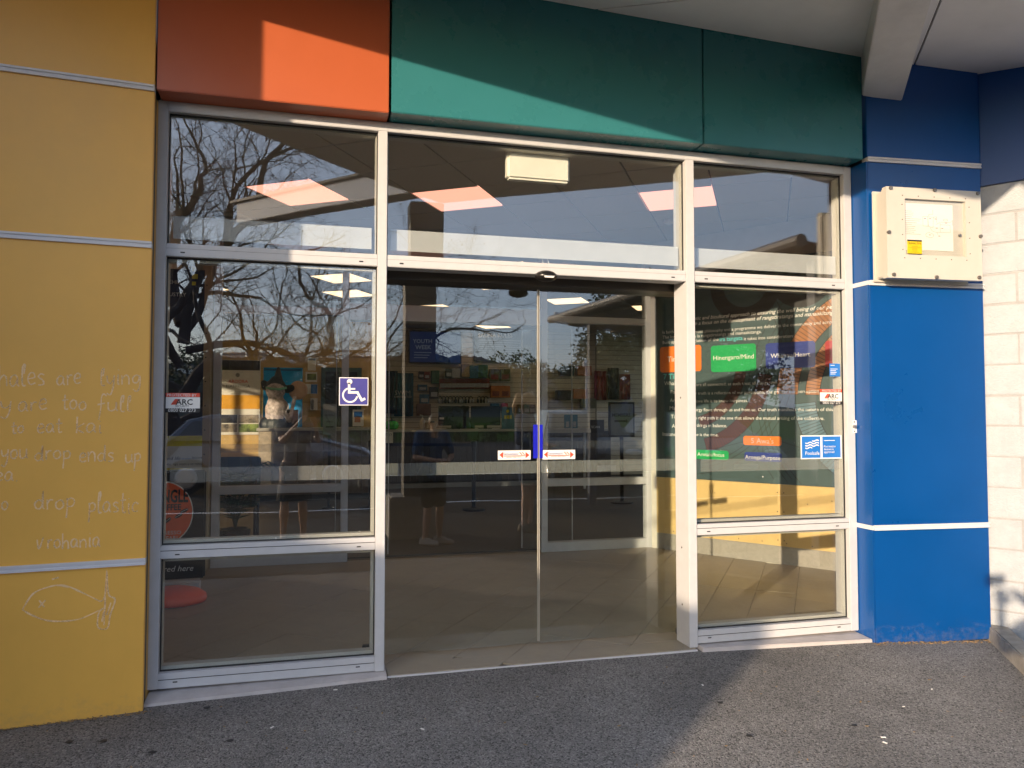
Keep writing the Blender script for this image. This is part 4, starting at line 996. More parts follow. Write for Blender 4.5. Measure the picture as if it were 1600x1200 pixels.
# shell of the shop
MB().box(-7, 9.5, 3.455, 14, -.03, .029).build('shop_floor', M_floor_in, kind='structure')
MB().box(-7, -1.205, .18, 3.45, -.03, .028).build('side_floor', M_floor_in, kind='structure')
for k_, (ya, yb, za, zb) in enumerate(((.2, 2.5, 0, 3.35), (5.0, 14, 0, 3.35), (2.5, 5.0, 0, 2.25), (2.5, 5.0, 3.28, 3.35))): MB().box(-7.1, -7, ya, yb, za, zb).build('wall_left', M_wall_in, kind='structure')
sw_ = thing('side_window', 'high window added in the unseen left shop wall to let sun in', 'window', (-7.05, 3.7, 2.25))  # unseen window, added so sun reaches the posters and counter
for y_ in (2.5, 3.0, 3.62, 4.02, 4.92): MB().box(-7.08, -7.02, y_, y_+.08, 2.25, 3.28).build('frame', M_alu_in, sw_)
MB().box(-7.055, -7.047, 2.5, 5.0, 2.25, 3.28).build('pane', GL_I, sw_)
for ya, yb, za, zb in ((.2, 4.2, 0, 3.35), (13.2, 14, 0, 3.35), (4.2, 13.2, 0, .85), (4.2, 13.2, 3.25, 3.35)): MB().box(9.5, 9.6, ya, yb, za, zb).build('wall_right', M_wall_in, kind='structure')
sw2 = thing('side_window', 'long window added in the unseen right shop wall for daylight', 'window', (9.55, 8.7, .85))  # unseen window, added to brighten the shop with daylight
for k_ in range(7): MB().box(9.52, 9.58, 4.2+k_*1.487, 4.28+k_*1.487, .85, 3.25).build('frame', M_alu_in, sw2)
MB().box(9.547, 9.555, 4.2, 13.2, .85, 3.25).build('pane', GL_I, sw2)
MB().box(-7, 9.5, 13.5, 13.6, 0, 3.35).build('wall_back', M_wall_in, kind='structure')
MB().box(-7, -.84, .13, .18, 0, 3.4).build('wall_front_left', M_wall_in, kind='structure')
MB().box(3.44, 9.5, .13, .18, 0, 3.4).build('wall_front_right', M_wall_in, kind='structure')
MB().box(-7, 9.5, .251, .30, 3.09, 3.5).build('wall_over_entrance', M_wall_in, kind='structure')
MB().box(3.53, 9.5, 3.35, 3.45, 0, 3.3).build('wall_inner_right', M_wall_in, kind='structure')
# timber wall with posters, on the left behind the inner screen
YW = 9.5
tw = thing('timber_wall', 'pale timber lined wall with posters behind the left screen', 'wall', (-1, YW, 0))
for k, z in enumerate((.03, .84, 1.65, 2.46)):
    for x0 in (-6.9, -4.46, -2.02, .42): MB().box(x0+.003, min(x0+2.437, 1.1), YW, YW+.03, z+.003, z+.807).build('lining_sheet', M_timber, tw)
MB().box(-6.9, 1.1, YW+.031, YW+.10, .03, 3.29).build('studs', M_dark, tw)
def poster(name, lab, cat, px0, py0, px1, py1, Y, mat, group=None, th=.012):
    a, b = U(px0, py0, Y=Y), U(px1, py1, Y=Y)
    t = thing(name, lab, cat, ((a.x+b.x)/2, Y, b.z), group)
    MB().box(a.x, b.x, Y-th, Y-.001, b.z, a.z).build('sheet', mat, t); return t
def sub(t, name, mat, px0, py0, px1, py1, Y, l=1):
    a, b = U(px0, py0, Y=Y), U(px1, py1, Y=Y); y = Y-.012-.002*l
    return MB().box(a.x, b.x, y-.0015, y, b.z, a.z).build(name, mat, t)
def stext(t, s, mat, px0, py, px1, Y, l=2, **kw):
    a, b = U(px0, py, Y=Y), U(px1, py, Y=Y); y = Y-.012-.002*l; a.y = b.y = y; b.z = a.z
    return text(s, a, b, mat, t, **kw)
M_paper = pm('poster_paper', (.78, .74, .66), .6)
M_gold = pm('poster_gold', (.75, .36, .03), .5)
M_ink = pm('poster_ink', (.05, .05, .05), .6)
M_photo = pm('photo_print', (.30, .25, .18), .4, 0., .9, 9)
M_photo2 = pm('photo_print_green', (.20, .26, .06), .4, 0., .95, 10)
M_photo3 = pm('photo_print_dark', (.05, .045, .035), .4, 0., .9, 8)
yp = YW-.01
t = poster('travel_poster', 'tall white and gold poster with four photos on the timber wall', 'poster', 340, 562, 406, 679, yp, M_paper)
sub(t, 'photo', M_photo3, 340, 562.5, 406, 579, yp); sub(t, 'gold_band', M_gold, 339, 617, 406, 639, yp)
for x0, y0, x1, y1, m in ((339,648,370.5,661,M_photo3),(373,648,404,661,M_photo),(339,662.5,370.5,675,M_photo),(373,662.5,404,675,M_photo2)): sub(t, 'photo', m, x0, y0, x1, y1, yp)
stext(t, 'AROORA', M_redp, 357, 598, 387.5, yp, bold=.01); stext(t, 'HAERENGA', M_ink, 354, 605.5, 391, yp)
sub(t, 'rule', M_ink, 357, 612.2, 388, 612.9, yp); sub(t, 'rule', M_ink, 361, 615.2, 385, 615.8, yp)
a = U(371.5, 586, Y=yp); MB().tube([Vector((a.x, yp-.014, a.z)), Vector((a.x, yp-.016, a.z))], .035, 16).build('emblem', pm('emblem_grey', (.25,.24,.22), .6), t)
t = poster('blue_poster', 'plain bright blue poster behind the painted figure', 'poster', 412, 574, 472, 667, yp, pm('poster_cyan', (.0, .33, .75), .4))
sub(t, 'dark_edge', pm('poster_deep_blue', (.0,.12,.30), .4), 413, 576, 471, 580, yp)
for lab, c_, m in (('white notice highest in the column of notices by the blue poster', (481,559,493.5,579), M_paper), ('framed notice with a grey photo in the column of notices', (477.5,581,495.5,597), M_paper),
        ('white and blue leaflet in the column of notices', (477,600,496,615.5), M_paper)):
    t = poster('notice', lab, 'notice', *c_, yp, m)
    if 'framed' in lab: sub(t, 'photo', M_photo2, 480, 584, 494, 594, yp)
    if 'blue leaflet' in lab: sub(t, 'blue_half', M_bluep, 486, 600.5, 495.5, 615, yp)
    if 'highest' in lab: sub(t, 'heading', M_ink, 482, 560, 493, 563.5, yp)
t = poster('wall_phone', 'grey wall phone below the column of notices', 'phone', 485, 622, 496, 641, yp, M_paper, th=.05)
a, b = U(486.5, 624, Y=yp-.05), U(490, 640, Y=yp-.05); MB().box(a.x, b.x, yp-.09, yp-.052, b.z, a.z).build('handset', pm('phone_grey', (.2,.2,.2), .4), t, bevel=.01)
dd = thing('inner_doorway', 'dark doorway with a grey green frame in the timber wall', 'doorway', (.45, YW, 0))
a, b = U(502, 574, Y=YW), U(565, 574, Y=YW)
M_gf = pm('door_frame_green', (.06,.11,.10), .5)
MB().box(a.x, a.x+.07, YW-.03, YW-.001, .03, a.z).build('frame', M_gf, dd); MB().box(b.x-.07, b.x, YW-.03, YW-.001, .03, a.z).build('frame', M_gf, dd); MB().box(a.x+.07, b.x-.07, YW-.03, YW-.001, a.z-.07, a.z).build('frame', M_gf, dd)
MB().box(a.x+.071, b.x-.071, YW-.012, YW-.001, .03, a.z-.071).build('door', pm('dark_door', (.02,.025,.025), .3), dd)
t = poster('swim_poster', 'small poster of a person in blue beside the dark doorway', 'poster', 551, 640, 568, 666, 9.0, M_paper)
sub(t, 'photo', M_bluep, 553, 643, 566, 652, 9.0); sub(t, 'photo', pm('poster_skin',(.5,.2,.1),.5), 554, 650, 563, 660, 9.0)
sgn = thing('floor_sign', 'grey general entry floor sign standing before the dark doorway', 'sign', (.3, 7.5, .03))
a, b = U(505, 631, Y=7.5), U(525, 679, Y=7.5)
MB().box(a.x, b.x, 7.5, 7.53, b.z, a.z).build('board', pm('sign_grey', (.28,.29,.30), .5), sgn); MB().box((a.x+b.x)/2-.02, (a.x+b.x)/2+.02, 7.51, 7.53, .03, b.z).build('post', M_black, sgn); MB().box(a.x, b.x, 7.4, 7.64, .03, .05).build('foot', M_black, sgn)
text('GENERAL', U(507.5, 650, Y=7.498), U(523, 650, Y=7.498), M_ink, sgn); text('entry', U(510, 660, Y=7.498), U(520, 660, Y=7.498), M_ink, sgn)
a, b = U(509, 666, Y=7.497), U(521, 668, Y=7.497); MB().box(a.x, b.x, 7.496, 7.499, b.z, a.z).build('arrow', M_ink, sgn)
# counters
lc = thing('left_counter', 'timber fronted counter below the blue poster', 'counter', (.2, 8.8, .03))
a, b = U(404, 666, Y=8.6), U(585, 671, Y=8.6)
MB().box(a.x-.03, b.x+.02, 8.55, 9.35, 1.17, 1.215).build('top', M_counter_t, lc, bevel=.005)
for k in range(9):
    x0 = a.x+(b.x-a.x)*k/9; MB().box(x0+.003, a.x+(b.x-a.x)*(k+1)/9-.003, 8.6, 9.3, .13, 1.165).build('front_panel', M_counter if k else pm('counter_sunlit_tone', (.45,.37,.27), .5, 0, .25, 18), lc)  # light on the left end is put into the paler first panel
MB().box(a.x, b.x, 8.65, 9.25, .03, .128).build('plinth', M_black, lc)
mc = thing('main_counter', 'long dark reception counter before the slat wall', 'counter', (3, 10.2, .03))
MB().box(1.02, 5.9, 10.15, 10.9, 1.10, 1.145).build('top', M_counter_t, mc, bevel=.005)
for k in range(40):
    x0 = 1.05+k*.12; MB().box(x0+.002, x0+.118, 10.2, 10.26, .16, 1.095).build('slat', pm('counter_dark', (.055,.05,.05), .45, 0, .3, 20), mc)
MB().box(1.05, 5.85, 10.262, 10.85, .03, 1.095).build('carcass', M_black, mc); MB().box(1.05, 5.85, 10.17, 10.259, .035, .12).build('kick_strip', pm('kick_grey', (.30,.31,.30), .4), mc)
# slat wall
YS = 12.0
sw = thing('slat_wall', 'pale slatted display wall behind the reception counter', 'display wall', (4, YS, 0))
for k in range(30): MB().box(1.12, 8.9, YS, YS+.03, .05+k*.11, .05+k*.11+.102).build('slat', M_slat, sw)
MB().box(1.12, 8.9, YS+.031, YS+.08, .03, 3.29).build('backing', M_dark, sw)
for x in (4.9, 6.2): MB().box(x, x+.04, YS-.006, YS-.001, .05, 3.28).build('upright', pm('slat_edge', (.3,.24,.15), .5), sw)
# goods hanging on hooks
ORD = ('first','second','third','fourth','fifth','sixth','seventh','eighth','ninth','tenth','eleventh','twelfth','thirteenth','fourteenth','fifteenth','sixteenth','seventeenth','eighteenth','nineteenth','twentieth','twenty first','twenty second','twenty third','twenty fourth','twenty fifth','twenty sixth','twenty seventh','twenty eighth','twenty ninth','thirtieth')
def hang(name, lab, cat, px, py, w_, h_, mat, mat2=None, d=.05, n=1, kind='pack', group=None):
    p = U(px, py, Y=YS-.09); t = thing(name, lab, cat, tuple(p), group)
    MB().tube([Vector((p.x, YS, p.z+.02)), Vector((p.x, YS-.14, p.z+.015))], .004, 6).build('hook', M_alu_in, t)
    if kind == 'pack':
        MB().box(p.x-w_/2, p.x+w_/2, YS-.09-d, YS-.03, p.z-h_, p.z).build('card', mat, t, bevel=.006)
        if mat2: MB().box(p.x-w_*.36, p.x+w_*.36, YS-.094-d, YS-.0905-d, p.z-h_*.85, p.z-h_*.45).build('window', mat2, t)
    elif kind == 'goggles':
        for sx in (-1, 1): MB().ball((p.x+sx*w_*.24, YS-.10, p.z-h_*.45), (w_*.22, .03, h_*.20), 10, 6).build('lens', mat2 or M_black, t, smooth=True)
        MB().tube([Vector((p.x-w_*.4, YS-.09, p.z-h_*.45)), Vector((p.x-w_*.3, YS-.08, p.z-h_*.1)), Vector((p.x, YS-.08, p.z)), Vector((p.x+w_*.3, YS-.08, p.z-h_*.1)), Vector((p.x+w_*.4, YS-.09, p.z-h_*.45))], .008, 6).build('strap', mat, t)
    elif kind == 'cloth':
        mb = MB(); nx = 10; front = []
        for k in range(nx+1):
            x = p.x-w_/2+w_*k/nx; front.append((x, YS-.12-.03*math.sin(k*1.9+px)))
        vs = [Vector((x, y, z)) for z in (p.z, p.z-h_) for x, y in front]+[Vector((x, y+.03, z)) for z in (p.z, p.z-h_) for x, y in front]
        m_ = nx+1; fs = [(k, k+1, m_+k+1, m_+k) for k in range(nx)]+[(2*m_+k+1, 2*m_+k, 3*m_+k, 3*m_+k+1) for k in range(nx)]+[(0,m_,3*m_,2*m_),(nx,2*m_+nx,3*m_+nx,m_+nx)]+[(k+1,k,2*m_+k,2*m_+k+1) for k in range(nx)]+[(m_+k,m_+k+1,3*m_+k+1,3*m_+k) for k in range(nx)]
        mb.add(vs, fs); mb.build('fabric', mat, t, smooth=True)
    return t
M_tealc = pm('towel_teal', (.02,.10,.13), .9, 0, .3, 20); M_drk = pm('goods_black', (.015,.015,.017), .4, 0, .4, 30); M_maroon = pm('goods_maroon', (.20,.035,.02), .5, 0, .3, 20)
M_olive = pm('goods_olive', (.12,.11,.03), .5, 0, .4, 25); M_goods_b = pm('goods_blue', (.03,.12,.20), .5, 0, .4, 25); M_sand = pm('goods_sand', (.36,.27,.14), .5, 0, .4, 25); M_go = pm('goods_orange', (.45,.14,.02), .5, 0, .3, 25); M_goods_g = pm('goods_green', (.05,.14,.07), .5, 0, .4, 25)
M_chrome = pm('goods_pale', (.40,.40,.38), .3, 0, .5, 60)
tl = hang('hanging_towel', 'teal printed towel hanging on the slat wall behind the left mullion', 'towel', 631, 583, .40, .92, M_tealc, kind='cloth')
text('SWIM', U(617, 617, Y=YS-.175), U(641, 617, Y=YS-.175), pm('towel_print', (.35,.36,.34), .8), tl); text('swim club', U(616, 621.5, Y=YS-.175), U(643, 621.5, Y=YS-.175), pm('towel_print', (.35,.36,.34), .8), tl)
hang('hanging_shirt', 'black shirt hanging at the left end of the slat wall', 'shirt', 612, 580, .24, .90, M_drk, kind='cloth')
PKL = ['small black pack highest beside the towel', 'small maroon pack beside the small black one', 'green pack left of the red goggles row', 'blue pack with a pale window below the small black one', 'black pack hanging left of the black goggles row', 'lower blue pack with a pale window near the towel', 'black pack above the left end of the red goggles', 'pale grey pack above the red goggles', 'sand coloured pack above the red goggles', 'blue pack above the red goggles', 'green pack above the right end of the red goggles', 'large brown pack above the pump bottle', 'blue pack above the till monitor', 'crimson pack above the blue and yellow counter notice']
for i, (px, py, w_, h_, m, m2) in enumerate(((658,581,.12,.14,M_drk,M_chrome),(667,581,.12,.16,M_maroon,M_chrome),(680,579,.17,.28,M_goods_g,None),(660,601,.2,.13,M_goods_b,M_chrome),(678,605,.19,.24,M_drk,M_chrome),(663,616,.2,.2,M_goods_b,M_chrome),
        (701,576,.15,.20,M_drk,M_chrome),(712,576,.18,.20,M_chrome,None),(727,569,.17,.28,M_sand,None),(740,571,.20,.28,M_goods_b,None),(754,570,.22,.28,M_goods_g,None),(662,631,.30,.25,pm('goods_brown',(.14,.07,.04),.6,0,.5,30),None),(773,630,.18,.24,M_goods_b,None),(788,630,.14,.17,M_crim,M_chrome))):
    hang('hanging_pack', PKL[i], 'pack', px, py, w_, h_, m, m2, group='packs hanging on the slat wall')
for i in range(15): hang('red_goggle_pack', ORD[i]+' red carded goggles from the left in the long upper row', 'goggles', 690+i*5.0, 592, .115, .22, M_maroon, M_chrome, group='red carded goggles in the upper row')
for i in range(13): hang('swim_goggles', ORD[i]+' black swim goggles from the left in the long lower row', 'goggles', 688+i*5.3+(8 if i > 9 else 0), 619, .13, .24, M_drk, M_chrome if i % 3 == 0 else M_drk, kind='goggles', group='black goggles in the lower row')
for i, (px, py) in enumerate(((772,577),(789,577),(774,603),(789,603))): 
    t = hang('arm_band_pack', ('upper left olive arm band pack of four','upper right olive arm band pack of four','lower left orange arm band pack of four','lower right orange arm band pack of four')[i], 'pack', px, py, .22, .26, M_go if py > 600 else M_olive, M_maroon, group='arm band packs')
for i, px in enumerate((813, 822, 831)): hang('mask_pack', ('olive','green','black')[i]+' diving mask pack hanging behind the door gap', 'pack', px, 632, .14, .2, (M_olive, M_goods_g, M_drk)[i], M_chrome, group='diving mask packs')
YS2 = YS
for px, py, w_, h_, m, lab in ((937,580,.28,.66,pm('vest_red',(.30,.02,.02),.6,0,.3,20),'red swim vest hanging left of the patterned one'),(957,575,.26,.72,pm('vest_dark',(.05,.05,.045),.6,0,.9,24),'dark patterned swim vest hanging between two red ones'),(975,585,.26,.58,pm('vest_rust',(.33,.05,.03),.6,0,.3,20),'rust red swim vest hanging right of the patterned one')):
    hang('swim_vest', lab, 'swim vest', px, py, w_, h_, m, kind='cloth')
for px, py, m, lab in ((884,572,M_drk,'black snorkel pack highest on the right part of the slat wall'),(911,572,M_go,'orange pool toy hanging beside the black snorkel pack'),(905,608,M_go,'orange flippers hanging below the pool toy'),(918,623,M_olive,'olive flippers hanging beside the orange ones'),(880,610,M_drk,'black fins hanging behind the right screen stile')):
    hang('pool_toy', lab, 'pool toy', px, py, .34, .22, m, None, d=.1)
# screens and rule board high on the slat wall
tv = thing('wall_screen', 'blue lit youth week screen high on the slat wall', 'screen', (2.5, YS-.1, 2.8))
a, b = U(641, 518, Y=YS-.12), U(719, 566.5, Y=YS-.12)
MB().box(a.x-.03, b.x+.03, YS-.12, YS-.05, b.z-.03, a.z+.03).build('case', M_black, tv, bevel=.008)
MB().box(a.x, b.x, YS-.124, YS-.1205, b.z, a.z).build('display', emis('screen_blue', (.004,.025,.12), .06), tv)
text('YOUTH', U(645, 536, Y=YS-.126), U(675, 536, Y=YS-.126), emis('screen_white', (.22,.26,.32), .05), tv, bold=.02); text('WEEK', U(649, 545.5, Y=YS-.126), U(674, 545.5, Y=YS-.126), emis('screen_white', (.22,.26,.32), .05), tv, bold=.02)
for k in range(3):
    a2, b2 = U(647, 550+k*4, Y=YS-.126), U(674-k*3, 551.5+k*4, Y=YS-.126); MB().box(a2.x, b2.x, YS-.1275, YS-.1245, b2.z, a2.z).build('text_line', emis('screen_white', (.22,.26,.32), .05), tv)
rb = thing('rules_board', 'pale sauna rules board high on the slat wall', 'sign', (4, YS-.05, 2.8))
a, b = U(741, 508, Y=YS-.05), U(836, 566, Y=YS-.05)
MB().box(a.x, b.x, YS-.06, YS-.005, b.z, a.z).build('board', pm('board_grey', (.10,.12,.13), .5), rb, bevel=.004)
text('SAUNA RULES', U(747, 527, Y=YS-.061), U(801, 527, Y=YS-.061), M_white, rb, bold=.02)
for k in range(9):
    a2, b2 = U(748, 531.5+k*3.3, Y=YS-.062), U(818-(k % 3)*4, 532.6+k*3.3, Y=YS-.062); MB().box(a2.x, b2.x, YS-.063, YS-.0605, b2.z, a2.z).build('text_line', pm('board_line', (.35,.37,.38), .5), rb)
# things on the main counter
YC = 10.35; ZC = 1.147
def at_c(px): return U(px, 668, Y=YC).x
for x0, x1, lab in ((685,733,'black computer monitor hiding the cashier'),(736,782,'black till monitor right of the cashier')):
    t = thing('monitor', lab, 'monitor', (at_c((x0+x1)/2), YC, ZC)); a, b = at_c(x0), at_c(x1); h_ = .40
    MB().box(a, b, YC, YC+.035, ZC+.07, ZC+h_+.05).build('screen', M_black, t, bevel=.008); MB().box((a+b)/2-.03, (a+b)/2+.03, YC+.036, YC+.07, ZC+.012, ZC+.3).build('stand', M_black, t); MB().box((a+b)/2-.12, (a+b)/2+.12, YC-.03, YC+.15, ZC, ZC+.012).build('foot', M_black, t)
    if x0 == 685: MB().box(a+.02, a+.11, YC-.006, YC-.0005, ZC+.19, ZC+.23).build('paper_note', M_paper, t)
t = thing('counter_sign', 'blue and yellow notice standing on the counter by the door gap', 'notice', (at_c(792), YC, ZC)); a, b = at_c(783), at_c(803)
MB().box(a, b, YC-.05, YC-.03, ZC, ZC+.43).build('sheet', pm('notice_teal', (.07,.17,.20), .5), t); MB().box(a, b, YC-.029, YC+.08, ZC, ZC+.01).build('foot', M_black, t)
for k in range(3): MB().box(a+.05+k*.055, a+.095+k*.055, YC-.053, YC-.0505, ZC+.2, ZC+.27).build('square', M_lemon, t)
MB().tube([Vector((a+.12, YC-.0505, ZC+.35)), Vector((a+.12, YC-.053, ZC+.35))], .03, 14).build('badge', M_lemon, t)
t = thing('green_tin', 'shiny green round tin with a dark lid on the counter', 'tin', (at_c(612), YC, ZC)); c_ = Vector((at_c(612), YC, ZC))
MB().lathe([(.07,.0),(.12,.02),(.14,.08),(.12,.14),(.08,.16)], c_, 20).build('body', pm('tin_green', (.01,.35,.03), .25), t, smooth=True); MB().lathe([(.075,.161),(.075,.18),(.02,.19),(.012,.215),(.001,.22)], c_, 16).build('lid', M_drk, t)
t = thing('hand_gel_pump', 'white pump bottle standing on the counter', 'bottle', (at_c(660), YC, ZC)); c_ = Vector((at_c(660), YC, ZC))
MB().lathe([(.05,0),(.055,.02),(.055,.16),(.02,.2),(.018,.22)], c_, 16).build('bottle', pm('bottle_white', (.5,.45,.38), .4), t, smooth=True); MB().tube([c_+Vector((0,0,.221)), c_+Vector((0,0,.27)), c_+Vector((-.05,-.01,.275))], .009, 8).build('pump', M_paper, t)
t = thing('snack_basket', 'pale basket of snacks beside the pump bottle', 'basket', (at_c(673), YC, ZC)); c_ = Vector((at_c(673), YC, ZC))
MB().lathe([(.09,0),(.12,.13),(.125,.13),(.1,.012)], c_, 20).build('basket', pm('basket_straw', (.40,.33,.22), .8), t)
for k in range(6): MB().ball(c_+Vector((random.uniform(-.06,.06), random.uniform(-.06,.06), .125)), (.035,.03,.03), 8, 6).build('snack', (M_paper, M_drk, M_goods_b)[k % 3], t)
t = thing('country_sign', 'small white country sign hung on the counter front', 'sign', (1.3, 10.14, .8))
a, b = U(590, 675, Y=10.13), U(614, 693, Y=10.13); MB().box(a.x, b.x, 10.13, 10.14, b.z, a.z).build('card', M_paper, t); text('ENTRY', U(596, 681, Y=10.128), U(613, 681, Y=10.128), M_ink, t)
for k, px in enumerate((882, 893)):
    t = thing('brochure_stand', ('left', 'right')[k]+' of two teal brochure stands behind the right inner screen', 'brochure stand', (U(px+4, 668, Y=9.2).x, 9.2, 1.1), 'teal brochure stands'); a, b = U(px, 648, Y=9.2), U(px+9.6, 669, Y=9.2)
    MB().box(a.x, b.x, 9.2, 9.23, b.z, a.z).build('card', pm('brochure_teal', (.03,.16,.22), .4), t); MB().box(a.x+.03, b.x-.03, 9.195, 9.1995, b.z+.02, (a.z+b.z)/2).build('picture', M_chrome, t)
sh = thing('leaflet_shelf', 'pale leaflet shelf behind the right inner screen', 'shelf', (5, 9.25, .03)); a, b = U(850, 671, Y=9.15), U(922, 676, Y=9.15)
MB().box(a.x, b.x, 9.1, 9.5, b.z, a.z).build('top', M_counter_t, sh)
for x in (a.x+.03, b.x-.07): MB().box(x, x+.04, 9.3, 9.34, .03, b.z).build('leg', M_alu_in, sh)
t = thing('scan_sign', 'small dark scan here card on the leaflet shelf', 'sign', (U(930, 672, Y=9.2).x, 9.2, 1.1)); a, b = U(922, 656, Y=9.2), U(944, 676, Y=9.2)
MB().box(a.x, b.x, 9.2, 9.22, b.z, a.z).build('card', M_drk, t); text('SCAN', U(924, 669, Y=9.198), U(937, 669, Y=9.198), M_white, t)
ms = thing('members_sign', 'grey members sign with an arrow on a stand', 'sign', (4.74, 7, .03)); a, b = U(954, 631, Y=7), U(989, 680, Y=7)
MB().box(a.x-.03, b.x+.03, 7.0, 7.03, b.z-.03, a.z+.03).build('frame', M_black, ms); MB().box(a.x, b.x, 6.994, 6.9995, b.z, a.z).build('sheet', pm('sheet_grey', (.30,.33,.33), .5), ms)
text('MEMBERS', U(956.5, 651, Y=6.992), U(985, 651, Y=6.992), M_ink, ms, bold=.02)
a2, b2 = U(960, 656.5, Y=6.993), U(981, 659.5, Y=6.993); MB().prism([Vector((a2.x,6.993,a2.z)), Vector((b2.x-.03,6.993,a2.z)), Vector((b2.x-.03,6.993,a2.z+.02)), Vector((b2.x,6.993,(a2.z+b2.z)/2)), Vector((b2.x-.03,6.993,b2.z-.02)), Vector((b2.x-.03,6.993,b2.z)), Vector((a2.x,6.993,b2.z))], (0,-.001,0)).build('arrow', M_ink, ms)
MB().box((a.x+b.x)/2-.025, (a.x+b.x)/2+.025, 7.0, 7.03, .05, b.z-.031).build('post', M_black, ms); MB().lathe([(.18,.03),(.18,.05),(.03,.06)], ((a.x+b.x)/2, 7.015, 0), 20).build('foot', M_black, ms)
def stanchion(x, y, lab):
    t = thing('queue_post', lab, 'queue post', (x, y, .03), 'queue posts')
    MB().lathe([(.17,.03),(.17,.055),(.05,.07),(.03,.08)], (x, y, 0), 24).build('base', M_black, t); MB().lathe([(.03,.081),(.03,.95)], (x, y, 0), 14).build('pole', pm('post_navy', (.012,.014,.025), .35), t); MB().lathe([(.042,.951),(.042,1.04),(.03,1.05)], (x, y, 0), 16).build('head', M_black, t); return t
stanchion(2.277, 6.74, 'black queue post in the middle of the shop floor'); stanchion(.82, 7.3, 'black queue post behind the left inner screen')
bl = MB(); bl.prism([Vector((.86,7.30,.965)), Vector((2.235,6.755,.965)), Vector((2.235,6.755,1.01)), Vector((.86,7.30,1.01))], (0,.004,0)); tag(bl.build('queue_belt', M_navy), 'dark belt stretched between the two queue posts', 'belt')

# painted figure on the left counter
def blob(name, caps, mat, parent, voxel=.012, smooth=4):
    mb = MB()
    for c_ in caps:
        p, q, r0, r1 = c_; p, q = Vector(p), Vector(q)
        if (p-q).length < 1e-4: mb.ball(p, r0, 14, 10); continue
        mb.tube([p, q], [r0, r1], 14); mb.ball(p, r0, 14, 10); mb.ball(q, r1, 14, 10)
    o = mb.build(name, mat, parent)
    m = o.modifiers.new('remesh', 'REMESH'); m.mode = 'VOXEL'; m.voxel_size = voxel; m.use_smooth_shade = True
    m2 = o.modifiers.new('smooth', 'SMOOTH'); m2.factor = .5; m2.iterations = smooth
    return o
def bake(objs):
    bpy.context.view_layer.update(); dg = bpy.context.evaluated_depsgraph_get()
    for o in objs:
        me = bpy.data.meshes.new_from_object(o.evaluated_get(dg)); mats = list(o.data.materials)
        o.modifiers.clear(); o.data = me; me.materials.clear()
        for m in mats: me.materials.append(m)
        for p in me.polygons: p.use_smooth = True
tobake = []
fg = thing('painted_figure', 'painted standing animal figure with round ears on the left counter', 'statue', (-.55, 8.9, 1.216))
g0 = U(433, 664, Y=8.9); gx, gz_ = g0.x, 1.216
def gp(x, y, z): return (gx+x, 8.9+y, gz_+z)
M_fp = pm('figure_paint', (.50,.42,.40), .5, 0, .55, 22); M_fdk = pm('figure_dark', (.03,.035,.03), .5, 0, .5, 20)
tobake.append(blob('body', [(gp(0,0,.12),gp(0,0,.30),.19,.20),(gp(-.01,0,.30),gp(-.03,0,.50),.19,.12),(gp(-.03,0,.5),gp(-.03,-.02,.62),.12,.16)], M_fp, fg))
tobake.append(blob('base_rock', [(gp(0,0,.04),gp(.02,0,.16),.22,.18),(gp(.2,0,.03),gp(-.15,0,.05),.12,.14)], M_fdk, fg))
tobake.append(blob('hood', [(gp(-.03,.02,.66),gp(-.02,.02,.76),.17,.11),(gp(0,.02,.76),gp(.01,.02,.98),.09,.03),(gp(-.2,0,.68),gp(-.22,0,.74),.06,.05),(gp(.16,0,.64),gp(.22,0,.66),.07,.06)], M_fdk, fg))
MB().tube([gp(-.17,-.06,.66), gp(-.1,-.165,.64), gp(.03,-.18,.63), gp(.14,-.1,.66)], .022, 8).build('headband', pm('figure_mint', (.20,.50,.32), .5), fg, smooth=True)
MB().lathe([(.0,-.02),(.14,-.02),(.16,0),(.14,.02),(0,.02)], (0,0,0), 24).build('disc_tmp', None)
o = bpy.data.objects['disc_tmp']; o.name = 'round_ear'; o.parent = fg; o.matrix_parent_inverse = inv_of(fg); o.data.materials.append(pm('figure_peach', (.60,.38,.25), .5)); o.matrix_basis = Matrix.Translation(gp(.33,-.02,.62)) @ Euler((R(90),0,R(-15))).to_matrix().to_4x4()
tobake.append(blob('arm', [(gp(.02,-.12,.40),gp(.20,-.16,.12),.05,.04),(gp(.20,-.16,.12),gp(.28,-.1,.50),.035,.03)], M_fp, fg))
lp = thing('counter_screen', 'small dark screen on the left counter beside the painted figure', 'screen', (-.25, 8.9, 1.216)); a, b = U(444, 638, Y=8.75), U(466, 664, Y=8.75)
MB().box(a.x, b.x, 8.75, 8.78, 1.24, 1.24+a.z-b.z).build('display', M_black, lp, bevel=.006); MB().box(a.x+.02, b.x-.02, 8.7, 8.9, 1.216, 1.238).build('stand', M_black, lp)
